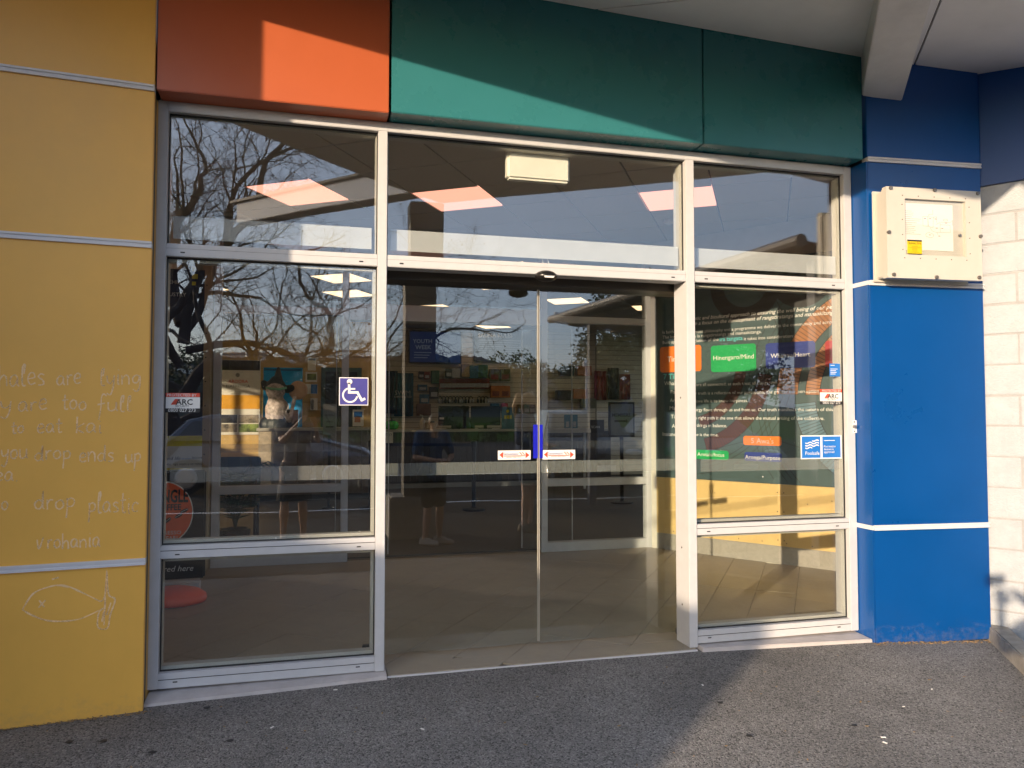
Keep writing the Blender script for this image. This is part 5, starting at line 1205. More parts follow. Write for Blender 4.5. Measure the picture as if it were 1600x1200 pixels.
# chair and palm in the shop behind the left screen
ch = thing('waiting_chair', 'dark green waiting chair behind the left inner screen', 'chair', (-.85, 4.7, .03))
M_cg = pm('chair_green', (.02,.05,.035), .6); M_cl = pm('chair_leg', (.02,.025,.04), .4)
MB().box(-1.15,-.60,4.45,4.95,.43,.50).build('seat', M_cg, ch, bevel=.02); MB().prism([(-1.15,4.93,.55),(-.60,4.93,.55),(-.60,5.02,.95),(-1.15,5.02,.95)], (0,.05,0)).build('backrest', M_cg, ch, bevel=.015)
for x in (-1.13,-.62):
    for y in (4.48, 4.92): MB().tube([(x,y,.03),(x,y,.425)], .016, 10).build('leg', M_cl, ch)
    MB().tube([(x,4.5,.505),(x,4.5,.68),(x,4.93,.70)], .014, 8).build('armrest', M_cl, ch)
def palm(x, y, lab, s_=1.0, seed=1):
    r_ = random.Random(seed); t = thing('potted_palm', lab, 'plant', (x, y, .03))
    MB().lathe([(.10*s_,.03),(.15*s_,.06),(.17*s_,.30*s_),(.15*s_,.30*s_),(.13*s_,.26*s_),(.001,.26*s_)], (x,y,0), 18).build('pot', M_black, t)
    for k in range(13):
        a_ = k*2.4+r_.random()*.5; h_ = r_.uniform(.45,.95)*s_; rr_ = r_.uniform(.25,.5)*s_; mb = MB(); pts = []
        for q in range(7):
            u_ = q/6; pts.append(Vector((x+math.cos(a_)*rr_*u_**1.3, y+math.sin(a_)*rr_*u_**1.3, .28*s_+h_*math.sin(u_*1.9)*.9)))
        mb.tube(pts, [.006*s_]*6+[.002], 5)
        for q in range(2, 7):
            d = (pts[min(q+1,6)]-pts[q-1]).normalized(); sd = d.cross(Vector((0,0,1))).normalized()
            for sg in (-1, 1):
                for f_ in (0, .5):
                    p0 = pts[q-1].lerp(pts[q], f_); tip = p0+sd*sg*.16*s_*(1-.08*q)+d*.10*s_-Vector((0,0,.05*s_)); w_ = d*.012*s_
                    mb.prism([p0-w_, tip, p0+w_], (0,0,.0015))
        mb.build('frond', pm('palm_leaf', (.03,.07,.03), .5, 0, .4, 12), t)
palm(-.78, 4.05, 'potted palm on the floor beside the left inner screen', .9, 4)
# banner stand and coffee sign on the left, inside the vestibule
bn = thing('pull_up_banner', 'navy yellow and white pull up banner in the vestibule corner', 'banner', (-.98, 2.35, .03)); YBn = 2.35
a = U(320, 430, Y=YBn).x
z1, z2, z3 = U(300, 681, Y=YBn).z, U(300, 697, Y=YBn).z, 2.62
MB().box(-1.17, a, YBn, YBn+.006, z1, z3).build('navy_field', M_navy, bn); MB().box(-1.17, a, YBn, YBn+.006, z2, z1-.0005).build('yellow_stripe', M_lemon, bn); MB().box(-1.17, a, YBn, YBn+.006, .10, z2-.0005).build('white_field', pm('banner_white', (.74,.72,.66), .6), bn)
MB().box(-1.17, a, YBn-.05, YBn+.06, .03, .099).build('base', M_alu_in, bn)
def btext(s, mat, x0, y, x1, py1=None, **kw): text(s, U(x0, y, Y=YBn-.0015), Vector((U(x1, y, Y=YBn-.0015).x, YBn-.0015, U(x0, y, Y=YBn-.0015).z)), mat, bn, **kw)
M_bt = pm('banner_text', (.72,.70,.64), .6)
btext('TEHIA.', M_bt, 258, 443, 285); btext('INDUSTRY', M_bt, 248, 462, 291); btext('U', M_bt, 257, 588, 262)
for i, (y0, y1) in enumerate(((404,412),(416,424),(428,436),(440,446))): 
    p, q = U(300, y0, Y=YBn-.001), U(309-(i % 2)*3, y1, Y=YBn-.001); MB().box(p.x, q.x, YBn-.0025, YBn-.0005, q.z, p.z).build('yellow_mark', M_lemon, bn)
M_pen = pm('banner_ink', (.04,.05,.06), .6)
btext('life, and life', M_pen, 245, 719, 282, shear=.2); btext('in your', M_bluep, 284, 718, 298, shear=.2); btext('leisure', M_pen, 300, 717, 316, shear=.2); btext('oranga otu, nga mahi a te rehia', M_pen, 240, 727.5, 316, shear=.2)
p, q = U(258, 731.5, Y=YBn-.001), U(297, 733.5, Y=YBn-.001); MB().box(p.x, q.x, YBn-.0025, YBn-.0005, q.z, p.z).build('yellow_line', M_lemon, bn)
cs = thing('coffee_sign', 'black coffee sign with an orange disc on an orange foot', 'sign', (-.98, 1.95, .03)); YCf = 1.95
a, b = U(322, 755, Y=YCf), U(322, 903, Y=YCf)
MB().box(-1.30+.135, a.x, YCf, YCf+.03, b.z, 1.02).build('board', M_black, cs, bevel=.012)
c_ = U(255, 801.5, Y=YCf-.002); rx, rz = U(302, 801, Y=YCf).x-c_.x, .5*(U(262, 752, Y=YCf).z-U(262, 851, Y=YCf).z)
def disc(k, y): return [Vector((max(-1.164, c_.x+rx*k*math.cos(q*math.pi/20)), y, c_.z+rz*k*math.sin(q*math.pi/20))) for q in range(40)]
MB().prism(disc(1.0, YCf-.0012), (0,-.002,0)).build('disc_rim', M_paper, cs); MB().prism(disc(.965, YCf-.0036), (0,-.001,0)).build('disc', pm('coffee_orange', (.85,.13,.03), .45), cs)
def ctext(s, mat, x0, y, x1, h_=None, yy=YCf-.0052, **kw):
    A = U(x0, y, Y=yy); B = Vector((U(x1, y, Y=yy).x, yy, A.z+ (0))); text(s, A, B, mat, cs, height=h_, **kw)
ctext('NGLE', M_blackp, 253.5, 785, 294, .095, bold=.03); ctext('OFFEE', M_blackp, 251, 797.5, 283, .045, bold=.03); ctext('PRESSO', M_white, 251, 835.5, 283, .026); ctext('AFARI', M_white, 253, 844.5, 277, .03)
for (x, y, an) in ((262,813,.7),(279,806,.5),(288,798,.4)):
    A = U(x, y, Y=YCf-.0052); ca, sa = math.cos(an), math.sin(an); mb = MB()
    for sg in (-1, 1):
        ring = [A+Vector((ca*.030*math.cos(q*math.pi/8)-sa*(.014*math.sin(q*math.pi/8)*.8+sg*.0), -.0004*sg, sa*.030*math.cos(q*math.pi/8)+ca*.014*math.sin(q*math.pi/8))) for q in range(16)]
        if sg == 1: mb.prism(ring, (0,-.0008,0))
    mb.build('coffee_bean', pm('bean_brown', (.09,.03,.015), .5), cs)
    MB().prism([A+Vector((ca*-.026,-.0022,sa*-.026)), A+Vector((ca*.026,-.0022,sa*.026)), A+Vector((ca*.026,-.0022,sa*.026+.003)), A+Vector((ca*-.026,-.0022,sa*-.026+.003))], (0,-.0004,0)).build('bean_crease', M_paper, cs)
ctext('ered here', M_white, 249, 894, 302, None, YCf-.0018, shear=.25)
mb = MB(); n_ = 28; cx_ = -1.02; cyy = 1.98; vs_ = []
prof = [(1.0,.035),(1.03,.06),(1.0,.085),(.80,.118),(.45,.14),(.0,.146)]
for k_, z in prof:
    for q in range(n_): vs_.append(Vector((cx_+.235*k_*math.cos(q*2*math.pi/n_), cyy+.20*k_*math.sin(q*2*math.pi/n_), z)))
mb.add(vs_, [(j*n_+q, j*n_+(q+1) % n_, (j+1)*n_+(q+1) % n_, (j+1)*n_+q) for j in range(len(prof)-1) for q in range(n_)]+[list(range(n_-1,-1,-1))]); mb.v = [Vector((max(-1.17, v.x), v.y, v.z)) for v in mb.v]
mb.build('foot', pm('foot_orange', (.85,.09,.02), .4), cs, smooth=True)
for q in (-.3, -1.1): MB().box(cx_+.19*math.cos(q)-.02, cx_+.19*math.cos(q)+.02, cyy+.16*math.sin(q)-.02, cyy+.16*math.sin(q)+.02, .028, .042).build('foot_pad', pm('foot_orange', (.85,.09,.02), .4), cs)

# ================================================================== PEOPLE
def person(label, loc, rotz, h, P, skin, hair_m, top, bottom, shoe, hair='short', barefoot=False, sleeve=.55, skirt=None, leglen=.5, extra=None):
    """a standing figure, local +Y is ahead; P holds joint positions as fractions of the height"""
    t = thing('person', label, 'person', loc); t.rotation_euler.z = rotz
    t['label'] = label
    V = {k: Vector(v)*h for k, v in P.items()}
    hd_, nk, ch, pv = V['head'], V['neck'], V['chest'], V['pelvis']
    s = h/1.65; caps = []
    face = (V['face']-hd_).normalized() if 'face' in V else Vector((0,1,0)); side = face.cross(Vector((0,0,1))).normalized(); upv = side.cross(face)
    caps += [(hd_+upv*.02*s, hd_+upv*.02*s, .088*s, .088*s), (hd_+face*.02*s-upv*.02*s, hd_+face*.035*s-upv*.075*s, .078*s, .048*s), (nk, hd_-upv*.06*s-face*.015*s, .052*s, .05*s)]
    caps += [(hd_+face*.085*s+upv*.005*s, hd_+face*.104*s-upv*.028*s, .010*s, .017*s)]
    for q in (-1, 1): caps += [(hd_+side*q*.086*s-face*.01*s+upv*.015*s, hd_+side*q*.088*s-face*.01*s-upv*.02*s, .016*s, .010*s)]
    sh = {q: V['sh'+q] for q in 'lr'}
    caps += [(sh['l'], sh['r'], .052*s, .052*s), (ch+Vector((-.055,0,0))*s, ch+Vector((.055,0,0))*s, .095*s, .095*s), (ch, pv, .105*s, .105*s), (pv+Vector((-.06,0,0))*s, pv+Vector((.06,0,0))*s, .098*s, .098*s), (nk, ch, .05*s, .09*s)]
    for q in 'lr':
        caps += [(sh[q], V['el'+q], .046*s, .036*s), (V['el'+q], V['wr'+q], .036*s, .023*s)]
        caps += [(V['hip'+q], V['kn'+q], .082*s, .052*s), (V['kn'+q], V['kn'+q].lerp(V['an'+q], .32), .050*s, .054*s), (V['kn'+q].lerp(V['an'+q], .32), V['an'+q], .054*s, .032*s)]
        a_, toe = V['an'+q], V['toe'+q]; fdir = (toe-a_); fdir.z = 0; fdir.normalize(); sdv = Vector((fdir.y, -fdir.x, 0))
        ground = Vector((a_.x, a_.y, .022*s))
        caps += [(a_, ground-fdir*.035*s+Vector((0,0,.008)), .034*s, .028*s), (ground-fdir*.02*s, ground+fdir*.13*s, .028*s, .030*s), (a_, ground+fdir*.1*s, .03*s, .026*s)]
        for k in range(5):
            b = ground+fdir*.13*s+sdv*(k-2)*.016*s*(1 if q == 'r' else -1); caps += [(b, b+fdir*(.055-.006*k)*s-Vector((0,0,.006*s)), .011*s, .009*s)]
        wv, pd = V['wr'+q], (V['hand'+q]-V['wr'+q]).normalized(); hs = pd.cross(V.get('palm'+q, Vector((0,0,1)))).normalized(); cu2 = hs.cross(pd)
        caps += [(wv, wv+pd*.075*s, .024*s, .030*s), (wv+pd*.07*s+hs*.025*s, wv+pd*.07*s-hs*.025*s, .017*s, .017*s)]
        for k in range(4):
            b = wv+pd*.085*s+hs*(k-1.5)*.019*s; L1 = (.038,.045,.042,.032)[k]*s
            m1_ = b+pd*L1+cu2*.008*s; caps += [(b, m1_, .0090*s, .0082*s), (m1_, m1_+pd*L1*.6-cu2*.020*s, .0082*s, .0074*s)]
        b = wv+pd*.03*s+hs*.03*s; caps += [(b, b+pd*.035*s+hs*.028*s, .012*s, .0095*s), (b+pd*.035*s+hs*.028*s, b+pd*.066*s+hs*.030*s, .0095*s, .008*s)]
    tobake.append(blob('body', caps, skin, t, .0075*s, 3))
    for q in (-1, 1):
        e = hd_+face*.082*s+side*q*.032*s+upv*.018*s
        MB().ball(e, .012*s, 10, 8).build('eye', M_white, t, smooth=True); MB().ball(e+face*.0075*s, .0065*s, 8, 6).build('iris', M_blackp, t, smooth=True)
        MB().tube([e+upv*.022*s-side*.016*s+face*.004*s, e+upv*.026*s+face*.008*s, e+upv*.022*s+side*.016*s+face*.004*s], .004*s, 6).build('eyebrow', hair_m, t)
    m_ = hd_+face*.086*s-upv*.052*s
    MB().tube([m_-side*.022*s-face*.010*s, m_+face*.002*s, m_+side*.022*s-face*.010*s], [.003*s,.006*s,.003*s], 6).build('mouth', pm('lip', (.40,.14,.11), .5), t)
    hc = [(hd_-face*.018*s+upv*.035*s, hd_-face*.018*s+upv*.035*s, .098*s, .098*s), (hd_-face*.045*s, hd_-face*.05*s-upv*.06*s, .082*s, .06*s)]
    if hair == 'tail':
        b = hd_-face*.09*s+upv*.06*s; hc += [(b, b-face*.05*s+upv*.01*s, .03*s, .042*s), (b-face*.05*s, b-face*.075*s-upv*.12*s, .044*s, .040*s), (b-face*.075*s-upv*.12*s, b-face*.06*s-upv*.25*s, .040*s, .014*s)]
    if hair == 'long':
        for q in (-1, 1): hc += [(hd_+side*q*.07*s-face*.03*s, hd_+side*q*.075*s-face*.05*s-upv*.18*s, .045*s, .03*s)]
        hc += [(hd_-face*.06*s, hd_-face*.07*s-upv*.2*s, .07*s, .05*s)]
    tobake.append(blob('hair', hc, hair_m, t, .010*s, 3))
    tc = [(sh['l'], sh['r'], .066*s, .066*s), (ch+Vector((-.06,0,0))*s, ch+Vector((.06,0,0))*s, .112*s, .112*s), (ch, pv+Vector((0,0,-.02))*s, .122*s, .126*s), (pv+Vector((-.06,0,-.03))*s, pv+Vector((.06,0,-.03))*s, .114*s, .114*s)]
    for q in 'lr':
        e = sh[q].lerp(V['el'+q], min(1, sleeve)); tc += [(sh[q], e, .066*s, .058*s)]
        if sleeve > 1: tc += [(V['el'+q], V['el'+q].lerp(V['wr'+q], sleeve-1), .056*s, .046*s)]
    tobake.append(blob('top', tc, top, t, .011*s, 3))
    if skirt:
        mb = MB(); n_ = 36; vs_ = []
        for j, (zf, rr_) in enumerate(((0, .118), (.25, .15), (.6, .175), (1, .19))):
            for k in range(n_):
                a_ = 2*math.pi*k/n_; w_ = 1+.06*math.sin(k*2.1)*zf; vs_.append(pv+Vector((math.cos(a_)*rr_*w_, math.sin(a_)*rr_*.8*w_, .02-zf*skirt))*s)
        mb.add(vs_, [(j*n_+k, j*n_+(k+1) % n_, (j+1)*n_+(k+1) % n_, (j+1)*n_+k) for j in range(3) for k in range(n_)]); o = mb.build('skirt', bottom, t, smooth=True)
        so = o.modifiers.new('thick', 'SOLIDIFY'); so.thickness = .006
    else:
        bc = [(pv+Vector((-.06,0,0))*s, pv+Vector((.06,0,0))*s, .112*s, .112*s)]
        for q in 'lr': bc += [(V['hip'+q], V['hip'+q].lerp(V['kn'+q], leglen*2 if leglen < .5 else .85), .100*s, .086*s)]
        tobake.append(blob('shorts', bc, bottom, t, .011*s, 3))
    if not barefoot:
        for q in 'lr':
            a_, toe = V['an'+q], V['toe'+q]; fdir = (toe-a_); fdir.z = 0; fdir.normalize(); g = Vector((a_.x, a_.y, .03*s))
            tobake.append(blob('shoe', [(g-fdir*.045*s, g+fdir*.14*s, .042*s, .040*s), (g+fdir*.14*s, g+fdir*.175*s, .040*s, .036*s), (g-fdir*.04*s+Vector((0,0,.03*s)), g+fdir*.07*s+Vector((0,0,.028*s)), .038*s, .036*s)], shoe, t, .009*s, 2))
    for o in t.children:           # the parts were modelled round the origin: carry them to the figure
        o.matrix_parent_inverse = Matrix.Identity(4)
    return t
BASE = dict(head=(0,.01,.925), neck=(0,-.01,.835), chest=(0,-.01,.74), pelvis=(0,0,.54), face=(0,.2,.925), shl=(-.105,-.01,.81), shr=(.105,-.01,.81),
            hipl=(-.05,0,.52), hipr=(.05,0,.52), knl=(-.055,.015,.285), knr=(.055,.015,.285), anl=(-.06,0,.045), anr=(.06,0,.045), toel=(-.075,.1,0), toer=(.075,.1,0),
            ell=(-.14,-.02,.635), elr=(.14,-.02,.635), wrl=(-.15,.04,.50), wrr=(.15,.04,.50), handl=(-.15,.06,.45), handr=(.15,.06,.45))
def pose(**k): d = dict(BASE); d.update(k); return d
M_denim = pm('denim_blue', (.05,.085,.17), .85, 0, .25, 30, .2, 300); M_tshirt = pm('shirt_blue', (.010,.075,.19), .8, 0, .12, 20); M_dkgreen = pm('shorts_dark', (.02,.03,.028), .85, 0, .2, 20)
M_blond = pm('hair_blond', (.42,.24,.09), .5, 0, .3, 60); M_brown = pm('hair_brown', (.035,.02,.012), .5, 0, .3, 60); M_clog = pm('clog_beige', (.45,.40,.34), .6); M_skirtm = pm('skirt_grey', (.06,.06,.065), .85)
# the photographer, phone held out ahead
ph = person('barefoot person in a grey skirt holding up a phone to photograph the entrance', (-.22, -4.86, GZ), R(-16), 1.62,
       pose(ell=(-.12,.12,.72), elr=(.13,.12,.72), wrl=(-.045,.25,.845), wrr=(.07,.25,.845), handl=(-.02,.29,.88), handr=(.045,.29,.88), hipl=(-.055,0,.52), anl=(-.075,0,.045), knl=(-.07,.01,.285), anr=(.07,0,.045), toel=(-.12,.1,0), toer=(.10,.1,0)),
       M_skin, M_brown, pm('shirt_grey', (.10,.10,.105), .85), M_skirtm, M_clog, 'long', barefoot=True, sleeve=.6, skirt=.42)
phn = thing('mobile_phone', 'black mobile phone held up by the photographer', 'phone', (0.0, -4.245, 1.45))
MB().box(-.078, .078, -4.252, -4.243, 1.412, 1.488).build('case', M_black, phn, bevel=.004)
person('person in a blue shirt and dark shorts with beige clogs looking down', (1.30, -3.72, GZ), R(-20), 1.52,
       pose(head=(0,.05,.90), face=(0,.2,.82), neck=(0,.02,.83), ell=(-.15,.02,.65), elr=(.15,.02,.65), wrl=(-.05,.16,.63), wrr=(.04,.15,.62), handl=(.0,.19,.63), handr=(-.01,.19,.615), knl=(-.05,.02,.285), toel=(-.02,.1,0), toer=(.12,.1,0)),
       M_skin, M_brown, M_tshirt, M_dkgreen, M_clog, 'short', sleeve=.75)
person('person with a blond ponytail in a long denim top with bare legs', (2.60, -4.42, GZ), R(-55), 1.74,
       pose(head=(0,.02,.925), face=(.05,.2,.90), ell=(-.15,.0,.66), elr=(.15,.02,.66), wrl=(-.09,.13,.60), wrr=(.07,.15,.62), handl=(-.05,.17,.60), handr=(.03,.19,.62)),
       M_skin, M_blond, M_denim, M_denim, pm('shoe_brown', (.10,.08,.06), .6), 'tail', sleeve=1.6, leglen=.28)
# the cashier, head and shoulders above the monitor
cs_ = person('cashier with dark hair half hidden behind the black monitor', (U(724, 650, Y=11.2).x, 11.2, .03), R(180), 1.58, pose(face=(0,.2,.90)), M_skin, M_brown, M_drk, M_drk, M_drk, 'short')
bake(tobake)

# ================================================================== BEHIND THE CAMERA (seen mirrored in the glass)
# unseen skillion shed, added so its roof edge casts the low forecourt shadow
sdx = lambda x, L_: (x-L_*math.sin(SUN_AZ), -L_*math.cos(SUN_AZ))
shed = thing('shadow_shed', 'unseen timber shed added to cast the low shadow over the forecourt', 'shed', (-6.6, -7.6, GZ))
tn = math.tan(SUN_EL); wsh = 3.1*math.cos(SUN_AZ); Lr = 12.0; Ll = Lr-wsh*math.tan(SUN_AZ)
xl, yl = sdx(-.35, Ll); xr, yr = sdx(2.75, Lr); zl, zr = .80+Ll*tn, .10+Lr*tn
A_, B_ = Vector((xl, yl, GZ)), Vector((xr, yr, GZ)); bk = Vector((-math.sin(SUN_AZ), -math.cos(SUN_AZ), 0))
for k in range(12):
    p0, p1 = A_.lerp(B_, k/12+.002), A_.lerp(B_, (k+1)/12-.002); za, zb = zl+(zr-zl)*k/12, zl+(zr-zl)*(k+1)/12
    MB().prism([p0, p1, p1+Vector((0,0,zb-GZ)), p0+Vector((0,0,za-GZ))], bk*.03).build('board', M_timber, shed)
MB().prism([A_+bk*.031, B_+bk*.031, B_+bk*.031+Vector((0,0,zr-GZ-.01)), A_+bk*.031+Vector((0,0,zl-GZ-.01))], bk*1.8).build('body', M_timber, shed)
MB().prism([A_-bk*.05+Vector((0,0,zl-GZ+.01)), B_-bk*.05+Vector((0,0,zr-GZ+.01)), B_-bk*.05+Vector((0,0,zr-GZ+.05)), A_-bk*.05+Vector((0,0,zl-GZ+.05))], bk*2.0).build('roof', pm('roof_steel', (.12,.13,.14), .4), shed)
# verandah of the neighbouring building on the right
ver = thing('verandah', 'dark lined verandah roof with a gutter on posts across the car park', 'verandah', (5.5, -7, GZ))
Pa = MI(868, 501, .32, Z=3.05); Pb = MI(1052, 446, .32, Z=3.05); Pb = Pa+(Pb-Pa)*1.5; Pc = MI(1003, 533, .32, Z=2.60)
dv = (Pb-Pa); vd = dv.normalized(); sidev = Vector((-vd.y, vd.x, 0)); 
if sidev.x < 0: sidev = -sidev
nb = 22; wv_ = 4.6
for k in range(nb):
    o0, o1 = wv_*k/nb+.006, wv_*(k+1)/nb-.006
    q = [Pa+sidev*o0+Vector((0,0,-.11*o0)), Pb+sidev*o0+Vector((0,0,-.11*o0)), Pb+sidev*o1+Vector((0,0,-.11*o1)), Pa+sidev*o1+Vector((0,0,-.11*o1))]
    q = [p-Vector((0,0,.05*(k % 2))) for p in q]
    MB().prism(q, (0,0,.03+.05*(k % 2))).build('soffit_board', pm('verandah_board', (.20,.19,.18), .5), ver)
MB().tube([Pa-vd*.1-sidev*.06+Vector((0,0,.03)), Pb-sidev*.06+Vector((0,0,.03))], .065, 10).build('gutter', pm('gutter_grey', (.22,.21,.20), .4), ver)
MB().prism([Pa-vd*.06+Vector((0,0,-.02)), Pa-vd*.06+sidev*wv_+Vector((0,0,-.02-.11*wv_)), Pa-vd*.06+sidev*wv_+Vector((0,0,.18-.11*wv_)), Pa-vd*.06+Vector((0,0,.16))], -vd*.04).build('end_board', M_beam, ver)
for u_ in (.12, .5, .95):
    p_ = Pa+dv*u_+sidev*.35; MB().box(p_.x-.06, p_.x+.06, p_.y-.06, p_.y+.06, GZ, 3.0).build('post', pm('post_blue', (.03,.05,.09), .5), ver)
p_ = Pa+dv*.0+sidev*wv_; q_ = Pb+sidev*wv_
MB().prism([p_*1.0, q_*1.0, q_-Vector((0,0,3.2)), p_-Vector((0,0,3.2))], sidev*.2).build('wall', pm('verandah_wall', (.10,.09,.08), .8), ver)
# cars
def car(label, loc, rotz, paint, L_=4.1, W_=1.72, H_=1.46, group='cars parked in the car park'):
    t = thing('parked_car', label, 'car', loc, group); t.rotation_euler.z = rotz
    k = L_/4.1
    up = [(-2.05,.55),(-2.02,.86),(-1.72,.93),(-1.30,1.36),(-.9,1.455),(.1,1.46),(.55,1.38),(1.15,.97),(1.85,.80),(2.03,.66),(2.05,.45)]
    lowp = [(1.98,.26),(1.72,.24),(1.66,.45),(1.52,.60),(1.28,.66),(1.04,.60),(.90,.45),(.84,.22),(-.84,.22),(-.90,.45),(-1.04,.60),(-1.28,.66),(-1.52,.60),(-1.66,.45),(-1.72,.26),(-2.0,.3)]
    prof = up+lowp; n_ = len(prof)
    def wid(z): return W_/2*(1 if z < .95 else 1-.30*(z-.95)/.5)
    vs_ = []
    for s_, f_ in ((-1, 1.0), (-1, .93), (1, .93), (1, 1.0)):
        pass
    mb = MB(); rings = []
    for f_ in (-1, -.94, 0, .94, 1):
        rings.append([Vector((x*k*(1-.02*(abs(f_) > .97)), wid(z)*f_, (z if abs(f_) < .97 else z-(.02 if z > .7 else -.01))*H_/1.46)) for x, z in prof])
    for r_ in rings: vs_ += r_
    fs = [(j*n_+i, j*n_+(i+1) % n_, (j+1)*n_+(i+1) % n_, (j+1)*n_+i) for j in range(len(rings)-1) for i in range(n_)]
    fs += [list(range(n_-1, -1, -1)), list(range((len(rings)-1)*n_, len(rings)*n_))]
    mb.add(vs_, fs); o = mb.build('body', paint, t, smooth=False); o.data.polygons.foreach_set('use_smooth', [len(p.vertices) == 4 for p in o.data.polygons])
    z_ = H_/1.46; M_cw = pm('car_glass', (.012,.014,.016), .03, 0, 0, 1, 0, 1, 1.0)
    for q in (-1, 1):
        for pl_ in ([(-1.52,.98),(-1.22,1.33),(-.55,1.40),(-.55,.98)], [(-.48,.98),(-.48,1.40),(.12,1.40),(.50,1.32),(.98,.98)]):
            MB().prism([Vector((x*k, q*(wid(z)+.004), z*z_)) for x, z in pl_], (0, q*.006, 0)).build('side_window', M_cw, t)
        for x in (-1.28, 1.28):
            wh = MB().tube([Vector((x*k, q*(W_/2-.20), .31)), Vector((x*k, q*(W_/2+.005), .31))], .305, 24).build('wheel', pm('tyre', (.015,.015,.016), .8), t)
            MB().tube([Vector((x*k, q*(W_/2+.006), .31)), Vector((x*k, q*(W_/2+.018), .31))], [.20,.17], 16).build('rim', pm('rim', (.45,.45,.46), .3, .8), wh)
        MB().ball((1.86*k, q*(W_/2-.26), .70*z_), (.17,.20,.085), 14, 8).build('headlight', pm('lamp_clear', (.55,.58,.60), .1, 0, .05, 5, 0, 1, .9), t, smooth=True)
        MB().box(-2.04*k, -1.97*k, q*(W_/2-.30), q*(W_/2-.06), .70*z_, .88*z_).build('tail_light', pm('lamp_red', (.35,.01,.01), .2), t, bevel=.02)
        MB().ball((.80*k, q*(W_/2+.07), 1.0*z_), (.07,.09,.06), 10, 6).build('wing_mirror', paint, t, smooth=True)
        for x in (-.45, .55): MB().box((x-.30)*k, (x-.16)*k, q*(W_/2+.001), q*(W_/2+.02), .86*z_, .885*z_).build('door_handle', paint, t)
    for a_, b_, nm in (((.60,1.365),(1.12,.985),'windscreen'), ((-1.69,.95),(-1.34,1.33),'rear_window')):
        w0, w1 = wid(a_[1])*.90, wid(b_[1])*.90; d_ = Vector((.012 if nm == 'windscreen' else -.012, 0, .012))
        MB().prism([Vector((a_[0]*k, -w0, a_[1]*z_))+d_*.4, Vector((a_[0]*k, w0, a_[1]*z_))+d_*.4, Vector((b_[0]*k, w1, b_[1]*z_))+d_*.4, Vector((b_[0]*k, -w1, b_[1]*z_))+d_*.4], d_*.6).build(nm, M_cw, t)
    MB().box(2.03*k, 2.055*k, -.5, .5, .40, .58).build('grille', M_black, t); MB().box(2.056*k, 2.06*k, -.26, .26, .44, .54).build('number_plate', M_white, t)
    MB().box(-2.06*k, -2.03*k, -.26, .26, .56, .67).build('number_plate', M_white, t)
    for o in t.children:
        o.matrix_parent_inverse = Matrix.Identity(4)
    return t
def paint(n, c): return pm('paint_'+n, c, .25, .2, .03, 3, 0, 1, .6, 0, .6)
car('silver blue hatchback parked side on facing right, seen mirrored behind the access sticker', (-.95, -11.2, GZ), 0, paint('silver', (.07,.09,.13)))
car('dark grey hatchback parked nose to the building, seen mirrored behind the leaflet shelf', (5.3, -10.2, GZ), R(96), paint('grey', (.03,.032,.036)), 4.2, 1.78, 1.55)
car('dark brown hatchback parked beside the dark grey one', (7.9, -10.4, GZ), R(92), paint('brown', (.05,.035,.025)), 4.2, 1.78, 1.5)
# bare tree
M_bark = pm('bark', (.050,.042,.034), .9, 0, .35, 14, .5, 40)
def bare_tree(label, base, seed, limbs, levels=5):
    r_ = random.Random(seed); t = thing('bare_tree', label, 'tree', tuple(base))
    tr_ = MB(); crown = MB(); tips = []
    def limb(mb, p, d, L_, r0, lev):
        seg = (.45, .42, .30, .20, .13, .10)[min(lev, 5)]; n_ = max(3, int(L_/seg)); pts = [Vector(p)]; rad = [r0]; dd = d.normalized(); kids = []
        r1 = max(.0035, r0*(.45 if lev < levels-1 else .4)); wob = (.20, .30, .34, .36, .36, .36)[min(lev, 5)]
        for i in range(n_):
            dd = (dd+Vector((r_.gauss(0, wob), r_.gauss(0, wob), r_.gauss(0, wob)+(.05 if lev > 1 else .02)))*.62).normalized()
            pts.append(pts[-1]+dd*L_/n_); rad.append(r0+(r1-r0)*(i+1)/n_)
            if lev < levels and i >= (2, 2, 1, 0, 0, 0)[lev]: kids.append((pts[-1].copy(), dd.copy(), rad[-1]))
        mb.tube(pts, rad, (10, 8, 6, 4, 3, 3)[min(lev, 5)], cap=False)
        if lev >= levels: tips.append((pts[-1], dd)); return
        keep = (.9, .8, .8, .85, .6)[min(lev, 4)]
        for q, dq, rr_ in kids:
            if r_.random() > keep: continue
            a_ = r_.uniform(0, 6.28); o_ = dq.orthogonal().normalized(); o2 = dq.cross(o_)
            ang = r_.uniform(.45, 1.0); nd = dq*math.cos(ang)+(o_*math.cos(a_)+o2*math.sin(a_))*math.sin(ang)
            limb(crown, q, nd, L_*r_.uniform(.34, .58), max(.0045, rr_*r_.uniform(.30, .50)), lev+1)
        if lev < levels-1: limb(crown, pts[-1], dd, L_*.5, rad[-1], lev+1)
    for (p0, d0, L0, r0, lv) in limbs:
        limb(tr_, Vector(base)+Vector(p0), Vector(d0), L0, r0, lv)
    tr_.build('trunk', M_bark, t, smooth=True); crown.build('branches', M_bark, t)
    bud = MB()
    for p, d in tips:
        if r_.random() < .10:
            s_ = r_.uniform(.02, .045); u_ = d.orthogonal().normalized(); bud.prism([p, p+(d+u_)*s_, p+d*s_*1.6, p+(d-u_)*s_], u_.cross(d)*.004)
    bud.build('dead_leaves', pm('dead_leaf', (.12,.07,.03), .8), t, kind='stuff')
    return t
tb = MI(283, 600, .05, Y=-20.0)
